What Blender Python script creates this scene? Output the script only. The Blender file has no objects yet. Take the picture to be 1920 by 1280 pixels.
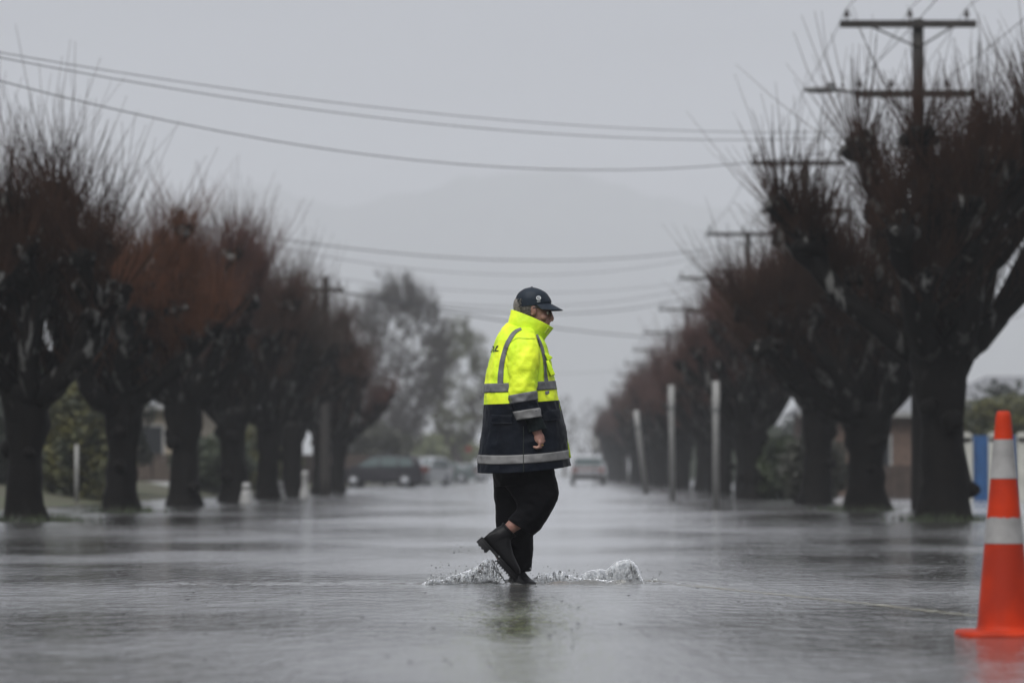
import bpy, bmesh, math, random
from mathutils import Vector, Matrix, noise
from mathutils.bvhtree import BVHTree
R = math.radians
sc = bpy.context.scene
C = sc.collection
FP = 7200.0; VX = 1040.0; HY = 886.0; CH = 0.66      # focal length in px, vanishing point, horizon row, eye height

# ---------------------------------------------------------------- camera
cam_d = bpy.data.cameras.new('camera'); cam = bpy.data.objects.new('camera', cam_d); C.objects.link(cam)
cam.location = (0, 0, CH)
cam.rotation_euler = (R(90) + math.atan(246 / FP), 0, math.atan(80 / FP))
cam_d.sensor_width = 36; cam_d.lens = 135
cam_d.clip_start = 0.1; cam_d.clip_end = 12000
cam_d.dof.use_dof = True; cam_d.dof.focus_distance = 22.8; cam_d.dof.aperture_fstop = 2.8
sc.camera = cam
# ---------------------------------------------------------------- world: overcast sky
SUN_EL, SUN_AZ = 50, 205
w = bpy.data.worlds.new('World'); sc.world = w; w.use_nodes = True
nt = w.node_tree; N = nt.nodes; L = nt.links; N.clear()
out = N.new('ShaderNodeOutputWorld'); bg = N.new('ShaderNodeBackground'); bg.inputs[1].default_value = 0.1
sky = N.new('ShaderNodeTexSky'); sky.sky_type = 'NISHITA'; sky.sun_disc = False
sky.sun_elevation = R(SUN_EL); sky.sun_rotation = R(SUN_AZ)
sky.air_density = 1; sky.dust_density = 6
hs = N.new('ShaderNodeHueSaturation'); hs.inputs['Saturation'].default_value = 0.15
L.new(sky.outputs[0], hs.inputs['Color'])
tc = N.new('ShaderNodeTexCoord'); sx = N.new('ShaderNodeSeparateXYZ'); L.new(tc.outputs['Generated'], sx.inputs[0])
ramp = N.new('ShaderNodeValToRGB'); cr = ramp.color_ramp
cr.elements[0].position = 0.0; cr.elements[0].color = (.27, .283, .305, 1)
cr.elements[1].position = 1.0; cr.elements[1].color = (.90, .92, .97, 1)
e = cr.elements.new(.068); e.color = (.305, .32, .352, 1)
e = cr.elements.new(.105); e.color = (.35, .364, .405, 1)
e = cr.elements.new(.25); e.color = (.37, .383, .43, 1)
L.new(sx.outputs[2], ramp.inputs[0])
cn = N.new('ShaderNodeTexNoise'); cn.inputs['Scale'].default_value = 8.0; cn.inputs['Detail'].default_value = 5
mpp = N.new('ShaderNodeMapping'); mpp.inputs['Scale'].default_value = (1, 1, 4); L.new(tc.outputs['Generated'], mpp.inputs[0]); L.new(mpp.outputs[0], cn.inputs['Vector'])
cm = N.new('ShaderNodeMapRange'); cm.inputs[1].default_value = .3; cm.inputs[2].default_value = .7
cm.inputs[3].default_value = 9.6; cm.inputs[4].default_value = 13.0; L.new(cn.outputs[0], cm.inputs[0])
vm = N.new('ShaderNodeVectorMath'); vm.operation = 'SCALE'; L.new(ramp.outputs[0], vm.inputs[0]); L.new(cm.outputs[0], vm.inputs['Scale'])
mx = N.new('ShaderNodeMix'); mx.data_type = 'RGBA'; mx.inputs[0].default_value = 0.93
L.new(hs.outputs[0], mx.inputs[6]); L.new(vm.outputs[0], mx.inputs[7])
L.new(mx.outputs[2], bg.inputs[0]); L.new(bg.outputs[0], out.inputs[0])
sl = bpy.data.lights.new('sun', 'SUN'); sl.energy = 2.8; sl.angle = R(40); sl.color = (1, .985, .96)
so = bpy.data.objects.new('sun', sl); C.objects.link(so)
# light comes from behind and left of the camera, high up
so.rotation_euler = Vector((-.35, -.75, 1.05)).to_track_quat('Z', 'Y').to_euler()
sc.view_settings.view_transform = 'Standard'; sc.view_settings.look = 'None'
sc.view_settings.exposure = 0; sc.view_settings.gamma = 1
cy = sc.cycles
cy.use_denoising = True
cy.max_bounces = 7; cy.volume_bounces = 1; cy.transparent_max_bounces = 12; cy.glossy_bounces = 3; cy.diffuse_bounces = 2
cy.caustics_reflective = False; cy.caustics_refractive = False
cy.sample_clamp_indirect = 3

# ---------------------------------------------------------------- helpers
def tag(o, label=None, cat=None, group=None, kind=None):
    for k, v in (('label', label), ('category', cat), ('group', group), ('kind', kind)):
        if v: o[k] = v
    return o
def empty(name, loc, label, cat, group=None, rz=0):
    o = bpy.data.objects.new(name, None); C.objects.link(o); o.location = loc; o.rotation_euler = (0, 0, rz)
    o.empty_display_size = .1
    return tag(o, label, cat, group)
class MB:
    def __init__(s): s.v = []; s.f = []; s.m = []
    def add(s, vs, fs, mi=0):
        b = len(s.v); s.v += [tuple(p) for p in vs]
        s.f += [tuple(i + b for i in f) for f in fs]; s.m += [mi] * len(fs)
    def box(s, c, d, mi=0, rot=None, taper=1):
        vs = []
        for z in (-1, 1):
            t = taper if z > 0 else 1
            for x, y in ((-1, -1), (1, -1), (1, 1), (-1, 1)):
                p = Vector((x * d[0] / 2 * t, y * d[1] / 2 * t, z * d[2] / 2))
                if rot: p = rot @ p
                vs.append(p + Vector(c))
        s.add(vs, [(3, 2, 1, 0), (4, 5, 6, 7), (0, 1, 5, 4), (1, 2, 6, 5), (2, 3, 7, 6), (3, 0, 4, 7)], mi)
    def tube(s, pts, rad, seg=8, cap=True, mi=0, rough=0, sq=(1, 1), up=None):
        pts = [Vector(p) for p in pts]; n = len(pts)
        if not hasattr(rad, '__len__'): rad = [rad] * n
        vs = []; fs = []; ref = None
        for i, p in enumerate(pts):
            t = (pts[min(i + 1, n - 1)] - pts[max(i - 1, 0)])
            if t.length < 1e-9: t = Vector((0, 0, 1))
            t.normalize()
            if ref is None:
                a = up or (Vector((1, 0, 0)) if abs(t.x) < .8 else Vector((0, 1, 0)))
                ref = (a - t * a.dot(t)).normalized()
            else:
                ref = (ref - t * ref.dot(t))
                if ref.length < 1e-6: ref = t.orthogonal()
                ref.normalize()
            b = t.cross(ref)
            for k in range(seg):
                a = 2 * math.pi * k / seg
                q = ref * math.cos(a) * sq[0] + b * math.sin(a) * sq[1]
                r = rad[i]
                if rough: r *= 1 + rough * noise.noise((p + q * r) * 4.5) + rough * .6 * noise.noise((p + q * r) * 13)
                vs.append(p + q * r)
            if i:
                o = (i - 1) * seg
                for k in range(seg):
                    k2 = (k + 1) % seg
                    fs.append((o + k, o + k2, o + seg + k2, o + seg + k))
        if cap:
            fs.append(tuple(reversed(range(seg)))); fs.append(tuple(range((n - 1) * seg, n * seg)))
        s.add(vs, fs, mi)
    def ball(s, c, r, seg=16, ring=10, rot=None, mi=0, lump=0, ls=8):
        if not hasattr(r, '__len__'): r = (r, r, r)
        vs = []; fs = []; c = Vector(c)
        for i in range(ring + 1):
            ph = math.pi * i / ring
            for k in range(seg):
                a = 2 * math.pi * k / seg
                d = Vector((math.sin(ph) * math.cos(a), math.sin(ph) * math.sin(a), math.cos(ph)))
                p = Vector((d.x * r[0], d.y * r[1], d.z * r[2]))
                if rot: p = rot @ p
                if lump: p *= 1 + lump * noise.noise((c + p) * ls)
                vs.append(c + p)
        for i in range(ring):
            for k in range(seg):
                k2 = (k + 1) % seg
                fs.append((i * seg + k, (i + 1) * seg + k, (i + 1) * seg + k2, i * seg + k2))
        s.add(vs, fs, mi)
    def lathe(s, prof, c=(0, 0, 0), seg=24, mi=0):
        vs = []; fs = []
        for (r, z) in prof:
            for k in range(seg):
                a = 2 * math.pi * k / seg; vs.append((c[0] + r * math.cos(a), c[1] + r * math.sin(a), c[2] + z))
        for i in range(len(prof) - 1):
            for k in range(seg):
                k2 = (k + 1) % seg; fs.append((i * seg + k, i * seg + k2, (i + 1) * seg + k2, (i + 1) * seg + k))
        s.add(vs, fs, mi)
    def mesh(s, name, mats, smooth=True, merge=0):
        me = bpy.data.meshes.new(name); me.from_pydata(s.v, [], s.f)
        for m in (mats if isinstance(mats, (list, tuple)) else [mats]): me.materials.append(m)
        me.polygons.foreach_set('material_index', s.m)
        me.polygons.foreach_set('use_smooth', [smooth] * len(s.f))
        if merge:
            bm = bmesh.new(); bm.from_mesh(me); bmesh.ops.remove_doubles(bm, verts=bm.verts, dist=merge)
            bmesh.ops.recalc_face_normals(bm, faces=bm.faces); bm.to_mesh(me); bm.free()
        me.update(); return me
    def build(s, name, mats, parent=None, smooth=True, merge=0):
        o = bpy.data.objects.new(name, s.mesh(name, mats, smooth, merge)); C.objects.link(o)
        if parent: o.parent = parent
        return o
def bake(o):
    dg = bpy.context.evaluated_depsgraph_get(); dg.update()
    me = bpy.data.meshes.new_from_object(o.evaluated_get(dg)); mats = list(o.data.materials)
    o.modifiers.clear(); o.data = me
    if not me.materials:
        for m in mats: me.materials.append(m)
    me.polygons.foreach_set('use_smooth', [True] * len(me.polygons))
    return o
def remesh(o, vox, sm=2):
    m = o.modifiers.new('r', 'REMESH'); m.mode = 'VOXEL'; m.voxel_size = vox; m.adaptivity = 0; m.use_smooth_shade = True
    if sm: q = o.modifiers.new('s', 'SMOOTH'); q.iterations = sm; q.factor = .5
    return bake(o)
def cr_interp(arr, t):
    n = len(arr); i = min(max(int(math.floor(t)), 0), n - 2); f = t - i
    p1, p2 = arr[i], arr[i + 1]; p0 = arr[max(i - 1, 0)]; p3 = arr[min(i + 2, n - 1)]
    return [.5 * (2 * b + (c - a) * f + (2 * a - 5 * b + 4 * c - d) * f * f + (3 * b - a - 3 * c + d) * f ** 3) for a, b, c, d in zip(p0, p1, p2, p3)]
def at(px, py, Y): return Vector(((px - VX) / FP * Y, Y, CH + (HY - py) / FP * Y))
def gx(px, Y): return (px - VX) / FP * Y

# ---------------------------------------------------------------- materials
MATS = {}
def mat(name, col, rough=.6, metal=0, bump=0, bscale=40, var=0, vscale=3, col2=None, spec=.5, coat=0, detail=4, stretch=None, dist=.01):
    m = bpy.data.materials.new(name); m.use_nodes = True; n = m.node_tree.nodes; l = m.node_tree.links
    b = n['Principled BSDF']; b.inputs['Base Color'].default_value = (*col, 1); b.inputs['Roughness'].default_value = rough
    b.inputs['Metallic'].default_value = metal; b.inputs['Specular IOR Level'].default_value = spec
    b.inputs['Coat Weight'].default_value = coat; b.inputs['Coat Roughness'].default_value = .1
    t = n.new('ShaderNodeTexCoord'); src = t.outputs['Object']
    if stretch:
        mp = n.new('ShaderNodeMapping'); mp.inputs['Scale'].default_value = stretch; l.new(src, mp.inputs[0]); src = mp.outputs[0]
    if var or col2:
        c2 = col2 or tuple(c * (1 - var) for c in col)
        x = n.new('ShaderNodeTexNoise'); x.inputs['Scale'].default_value = vscale; x.inputs['Detail'].default_value = detail; l.new(src, x.inputs['Vector'])
        r = n.new('ShaderNodeValToRGB'); r.color_ramp.elements[0].position = .38; r.color_ramp.elements[1].position = .62
        r.color_ramp.elements[0].color = (*c2, 1); r.color_ramp.elements[1].color = (*col, 1)
        l.new(x.outputs[0], r.inputs[0]); l.new(r.outputs[0], b.inputs['Base Color'])
    if bump:
        x = n.new('ShaderNodeTexNoise'); x.inputs['Scale'].default_value = bscale; x.inputs['Detail'].default_value = 4; l.new(src, x.inputs['Vector'])
        u = n.new('ShaderNodeBump'); u.inputs['Strength'].default_value = bump; u.inputs['Distance'].default_value = dist
        l.new(x.outputs[0], u.inputs['Height']); l.new(u.outputs[0], b.inputs['Normal'])
    MATS[name] = m; return m
def bark_mat(name, dark, mid, lichen, lich_amt):
    m = bpy.data.materials.new(name); m.use_nodes = True; n = m.node_tree.nodes; l = m.node_tree.links
    b = n['Principled BSDF']; b.inputs['Roughness'].default_value = .75; b.inputs['Specular IOR Level'].default_value = .1
    t = n.new('ShaderNodeTexCoord')
    x = n.new('ShaderNodeTexNoise'); x.inputs['Scale'].default_value = 7; x.inputs['Detail'].default_value = 6; l.new(t.outputs['Object'], x.inputs['Vector'])
    r = n.new('ShaderNodeValToRGB'); r.color_ramp.elements[0].position = .35; r.color_ramp.elements[0].color = (*dark, 1)
    r.color_ramp.elements[1].position = .7; r.color_ramp.elements[1].color = (*mid, 1); l.new(x.outputs[0], r.inputs[0])
    y = n.new('ShaderNodeTexNoise'); y.inputs['Scale'].default_value = 5.5; y.inputs['Detail'].default_value = 5; r2 = n.new('ShaderNodeValToRGB'); r2.color_ramp.elements[0].position = .57; r2.color_ramp.elements[0].color = (0, 0, 0, 1)
    r2.color_ramp.elements[1].position = .62; r2.color_ramp.elements[1].color = (1, 1, 1, 1); l.new(y.outputs[0], r2.inputs[0])
    ge = n.new('ShaderNodeSeparateXYZ'); l.new(t.outputs['Object'], ge.inputs[0]); zr = n.new('ShaderNodeMapRange'); zr.inputs[1].default_value = 1.35; zr.inputs[2].default_value = 2.3; zr.inputs[4].default_value = lich_amt; l.new(ge.outputs[2], zr.inputs[0])
    mu = n.new('ShaderNodeMath'); mu.operation = 'MULTIPLY'; l.new(zr.outputs[0], mu.inputs[1]); l.new(r2.outputs[0], mu.inputs[0])
    mq = n.new('ShaderNodeMapping'); mq.inputs['Scale'].default_value = (1.3, 1.3, .45); l.new(t.outputs['Object'], mq.inputs[0])
    l.new(mq.outputs[0], y.inputs['Vector'])
    mi = n.new('ShaderNodeMix'); mi.data_type = 'RGBA'; l.new(mu.outputs[0], mi.inputs[0]); l.new(r.outputs[0], mi.inputs[6]); mi.inputs[7].default_value = (*lichen, 1)
    l.new(mi.outputs[2], b.inputs['Base Color'])
    u = n.new('ShaderNodeBump'); u.inputs['Strength'].default_value = .9; u.inputs['Distance'].default_value = .03
    l.new(x.outputs[0], u.inputs['Height']); l.new(u.outputs[0], b.inputs['Normal'])
    return m
M_bark = bark_mat('bark', (.0012, .001, .0009), (.0042, .0034, .0028), (.17, .17, .165), .6)
M_shoot_red = mat('shoot_red', (.110, .056, .047), .6, spec=.08, var=.55, vscale=2.2)
M_shoot_orange = mat('shoot_orange', (.125, .050, .024), .6, spec=.08, var=.55, vscale=2.2)
M_shoot_brown = mat('shoot_brown', (.085, .048, .036), .6, spec=.08, var=.55, vscale=2.2)
M_shoot_grey = mat('shoot_grey', (.085, .064, .054), .6, spec=.08, var=.5, vscale=2.2)
M_pole = mat('pole_wood', (.026, .022, .019), .8, bump=.5, bscale=20, var=.4, vscale=6, stretch=(1, 1, .2))
M_wire = mat('wire', (.04, .04, .042), .6)
M_asph = mat('asphalt', (.045, .046, .05), .8, bump=.5, bscale=90, var=.35, vscale=1.2)
M_seam = mat('tar', (.012, .012, .013), .5)
M_paint_y = mat('paint_cream', (.30, .285, .215), .5, var=.30, vscale=14)
def worn(m, lo, hi):
    n = m.node_tree.nodes; l = m.node_tree.links; t = n.new('ShaderNodeTexCoord'); x = n.new('ShaderNodeTexNoise'); x.inputs['Scale'].default_value = 7; x.inputs['Detail'].default_value = 6
    l.new(t.outputs['Object'], x.inputs['Vector']); r = n.new('ShaderNodeMapRange'); r.inputs[1].default_value = .38; r.inputs[2].default_value = .62; r.inputs[3].default_value = lo; r.inputs[4].default_value = hi
    l.new(x.outputs[0], r.inputs[0]); l.new(r.outputs[0], n['Principled BSDF'].inputs['Alpha'])
worn(M_paint_y, .05, .5)
M_strip_o = mat('strip_orange', (.40, .22, .07), .6, var=.3, vscale=12)
M_kerb = mat('concrete', (.28, .28, .27), .8, bump=.3, var=.3, vscale=2)
M_ground = mat('ground', (.05, .065, .025), .9, var=.5, vscale=.6, col2=(.06, .05, .035))
M_white = mat('white_paint', (.26, .26, .255), .5, var=.2, vscale=9)
M_postgrey = mat('grey_paint', (.12, .123, .126), .5, var=.25, vscale=20)

# ================================================================ SETTING
def height_ground(x, y):
    ax = x + .75
    h = -0.06
    if ax < -4.4 or ax > 4.2: h = -0.03
    d = max(0, -x - 9.5) if x < 0 else max(0, x - 13)
    h += min(.42, d * .16)
    return h
g = MB()
xs = [-1990, -1200, -600, -300, -150, -80, -50, -30, -20, -14, -12.5, -11, -9.5, -5.16, -5.14, 0, 3.44, 3.46, 8, 13, 14, 15, 16, 20, 30, 50, 80, 150, 300, 600, 1200, 1990]
ys = [-30, 0, 20, 40, 60, 80, 100, 120, 150, 200, 300, 450, 700, 1000, 1500, 2000, 2500, 3600, 5400, 7150]
for y in ys:
    for x in xs: g.v.append((x, y, height_ground(x, y)))
nx = len(xs)
for j in range(len(ys) - 1):
    for i in range(nx - 1):
        a = j * nx + i; g.f.append((a, a + 1, a + nx + 1, a + nx)); g.m.append(0)
tag(g.build('ground', M_ground, smooth=False), kind='structure')
# road sheet and kerbs
r_ = MB(); r_.add([(-5, -25, -.05), (3.3, -25, -.05), (3.3, 700, -.05), (-5, 700, -.05)], [(0, 1, 2, 3)])
tag(r_.build('road', M_asph, smooth=False), kind='structure')
for nm, x0 in (('kerb_left', -5.15), ('kerb_right', 3.3)):
    k = MB(); k.box((x0 + .075, 330, -.065), (.15, 700, .1)); tag(k.build(nm, M_kerb, smooth=False), kind='structure')
def strip(pts, wd, z, name, m, label, cat):
    s = MB(); n = len(pts)
    for i, (x, y) in enumerate(pts):
        a = Vector(pts[max(i - 1, 0)]); b = Vector(pts[min(i + 1, n - 1)]); t = (b - a).normalized(); q = Vector((-t.y, t.x)) * wd / 2
        s.v += [(x + q.x, y + q.y, z), (x - q.x, y - q.y, z)]
        if i: s.f.append((2 * i - 2, 2 * i - 1, 2 * i + 1, 2 * i)); s.m.append(0)
    o = s.build(name, m, smooth=False)
    tag(o, kind='structure')
    return o
def gp(px, py):   # point on the water plane seen at this place of the photo
    Y = FP * CH / (py - HY); return ((px - VX) / FP * Y, Y)
line = [gp(*p) for p in ((2400, 1212), (2100, 1182), (1830, 1154), (1640, 1133), (1450, 1113), (1290, 1097), (1200, 1086))]
strip(line, .11, .003, 'road_line', M_paint_y, '', '')
strip([gp(940, 1096.5), gp(1020, 1095), gp(1100, 1092)], .1, -.006, 'orange_strip', M_strip_o, '', '')  # short orange strip just under the water surface, below the boots
strip([gp(-100, 1275), gp(700, 1270), gp(1400, 1262), gp(2100, 1258)], .07, -.045, 'tar_seam', M_seam, '', '')

# water sheet with real waves where the walker wades
def axis(lo, hi, a, b, fine, coarse):
    out = []; v = lo
    def grow(frm, to, sgn):
        r = []; x = frm; st = fine
        while (x < to if sgn > 0 else x > to): r.append(x); st = min(st * 1.35, coarse); x += sgn * st
        r.append(to); return r
    left = grow(a, lo, -1)[::-1]; right = grow(b, hi, 1)
    mid = []; x = a + fine
    while x < b - fine * .5: mid.append(x); x += fine
    return left + mid + right
PX0 = (975 - VX) / 315; YP = FP / 315
def wave(x, y):
    h = 0
    # swell along the wade line: left wake, right bow wave
    n1 = noise.noise(Vector((x * 2.2, y * 5, 3))); n2 = noise.noise(Vector((x * 9, y * 14, 7))); n3 = noise.noise(Vector((x * 25, y * 30, 1)))
    yc = YP - .03 + .05 * noise.noise(Vector((x * .8, 0, 9))) - .08 * math.exp(-((x + .3) / .6) ** 2) * 0
    amp = .022 * math.exp(-max(0, -.45 - x) / .8) if x < -.2 else .020 * math.exp(-max(0, x - .6) / .22)
    if x < -.9: amp = max(amp, .010 * min(1, max(0, .25 + 1.6 * noise.noise(Vector((x * 1.9, 1, 8))))) * math.exp(-max(0, -2.2 - x) / 1.2))
    wd2 = .10 + .10 * min(1, max(0, -x - .5)); yc += .12 * noise.noise(Vector((x * 1.7, 4, 2))) * min(1, max(0, -x - .4))
    h += amp * math.exp(-((y - yc) / wd2) ** 2) * (.35 * math.exp(-max(0, -x - .4) / .5) + 1.0 * n1 + 1.2 * n2 + .7 * n3)
    h += amp * .6 * math.exp(-((y - yc - .3) / .25) ** 2) * (n1 + n2)
    # bow wave dome thrown ahead of the lifted boot
    h += .018 * math.exp(-((x - .17) / .17) ** 2 - ((y - YP) / .10) ** 2) * (1 + .5 * n2)
    # long low swells on the open street
    h += .0012 * noise.noise(Vector((x * .35, y * 1.6, 0)))
    return h
wx = axis(-70, 70, -3.6, 1.1, .022, 6); wy = axis(-25, 900, YP - .5, YP + .7, .022, 12)
wm = MB(); 
for y in wy:
    for x in wx: wm.v.append((x, y, wave(x, y)))
nx = len(wx)
for j in range(len(wy) - 1):
    for i in range(nx - 1):
        a = j * nx + i; wm.f.append((a, a + 1, a + nx + 1, a + nx)); wm.m.append(0)
def water_mat():
    m = bpy.data.materials.new('flood_water'); m.use_nodes = True; n = m.node_tree.nodes; l = m.node_tree.links; n.clear()
    o = n.new('ShaderNodeOutputMaterial'); mix = n.new('ShaderNodeMixShader'); fr = n.new('ShaderNodeFresnel'); fr.inputs[0].default_value = 1.33
    tr = n.new('ShaderNodeBsdfTransparent'); tr.inputs[0].default_value = (.75, .74, .70, 1)
    gl = n.new('ShaderNodeBsdfGlossy'); gl.inputs['Roughness'].default_value = .15; gl.inputs['Color'].default_value = (.97, .97, .97, 1)
    t = n.new('ShaderNodeTexCoord')
    def nz(scale, st, det=3, rough=.55):
        mp = n.new('ShaderNodeMapping'); mp.inputs['Scale'].default_value = st; l.new(t.outputs['Object'], mp.inputs[0])
        x = n.new('ShaderNodeTexNoise'); x.inputs['Scale'].default_value = scale; x.inputs['Detail'].default_value = det; x.inputs['Roughness'].default_value = rough
        l.new(mp.outputs[0], x.inputs['Vector']); return x.outputs[0]
    a = nz(1.0, (7, 4.6, 1)); b = nz(1.0, (24, 16, 1)); c = nz(1.0, (.24, .13, 1), 4)
    # rain rings: dimples of voronoi cells
    mp = n.new('ShaderNodeMapping'); mp.inputs['Scale'].default_value = (4.5, 4.5, 1); l.new(t.outputs['Object'], mp.inputs[0])
    vo = n.new('ShaderNodeTexVoronoi'); vo.inputs['Scale'].default_value = 1; l.new(mp.outputs[0], vo.inputs['Vector'])
    si = n.new('ShaderNodeMath'); si.operation = 'MULTIPLY'; si.inputs[1].default_value = 38; l.new(vo.outputs['Distance'], si.inputs[0])
    sn = n.new('ShaderNodeMath'); sn.operation = 'SINE'; l.new(si.outputs[0], sn.inputs[0])
    fo = n.new('ShaderNodeMapRange'); fo.inputs[1].default_value = 0; fo.inputs[2].default_value = .32; fo.inputs[3].default_value = 1; fo.inputs[4].default_value = 0; l.new(vo.outputs['Distance'], fo.inputs[0])
    rg = n.new('ShaderNodeMath'); rg.operation = 'MULTIPLY'; l.new(sn.outputs[0], rg.inputs[0]); l.new(fo.outputs[0], rg.inputs[1])
    # gust patches change how ruffled the surface is
    pr = n.new('ShaderNodeMapRange'); pr.inputs[1].default_value = .42; pr.inputs[2].default_value = .6; pr.inputs[3].default_value = .48; pr.inputs[4].default_value = 1.3; l.new(c, pr.inputs[0])
    rm = n.new('ShaderNodeMapRange'); rm.inputs[1].default_value = .42; rm.inputs[2].default_value = .56; rm.inputs[3].default_value = .09; rm.inputs[4].default_value = .15; l.new(c, rm.inputs[0]); l.new(rm.outputs[0], gl.inputs['Roughness'])
    def mul(p, q):
        x = n.new('ShaderNodeMath'); x.operation = 'MULTIPLY'; l.new(p, x.inputs[0])
        if hasattr(q, 'links'): l.new(q, x.inputs[1])
        else: x.inputs[1].default_value = q
        return x.outputs[0]
    def add(p, q):
        x = n.new('ShaderNodeMath'); x.operation = 'ADD'; l.new(p, x.inputs[0]); l.new(q, x.inputs[1]); return x.outputs[0]
    hgt = add(add(mul(a, 1.0), mul(b, .36)), mul(rg.outputs[0], .12))
    hgt = mul(hgt, pr.outputs[0])
    u = n.new('ShaderNodeBump'); u.inputs['Strength'].default_value = 1; u.inputs['Distance'].default_value = .034
    l.new(hgt, u.inputs['Height'])
    u2 = n.new('ShaderNodeBump'); u2.inputs['Strength'].default_value = 1; u2.inputs['Distance'].default_value = .0
    l.new(hgt, u2.inputs['Height']); l.new(u.outputs[0], gl.inputs['Normal'])
    df = n.new('ShaderNodeBsdfDiffuse'); df.inputs[0].default_value = (.25, .25, .24, 1); mt = n.new('ShaderNodeMixShader'); mt.inputs[0].default_value = .42
    l.new(tr.outputs[0], mt.inputs[1]); l.new(df.outputs[0], mt.inputs[2])
    l.new(fr.outputs[0], mix.inputs[0]); l.new(mt.outputs[0], mix.inputs[1]); l.new(gl.outputs[0], mix.inputs[2]); l.new(mix.outputs[0], o.inputs[0])
    return m
M_water = water_mat()
tag(wm.build('flood_water', M_water), kind='structure')

# hills lost in the rain cloud
h_ = MB(); hx = [-1900 + i * 38 for i in range(101)]; hy_ = [5400 + j * 64 for j in range(26)]
for y in hy_:
    for x in hx:
        t = min(1, max(0, (y - 5400) / 850)); t = t * t * (3 - 2 * t)
        env = 418 + 60 * math.exp(-((x + 487) / 86) ** 2) + 78 * math.exp(-((x + 47) / 234) ** 2)
        z = t * (env + 14 * noise.noise(Vector((x / 230, y / 320, 0))) + 10 * noise.noise(Vector((x / 60, y / 80, 2))) + 6 * noise.noise(Vector((x / 20, y / 30, 2)))) - 4
        h_.v.append((x, y, max(z, -.5)))
for j in range(25):
    for i in range(100):
        a = j * 101 + i; h_.f.append((a, a + 1, a + 102, a + 101)); h_.m.append(0)
tag(h_.build('hills', mat('hill_bush', (.045, .06, .035), .9, var=.6, vscale=.02)), kind='structure')

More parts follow.
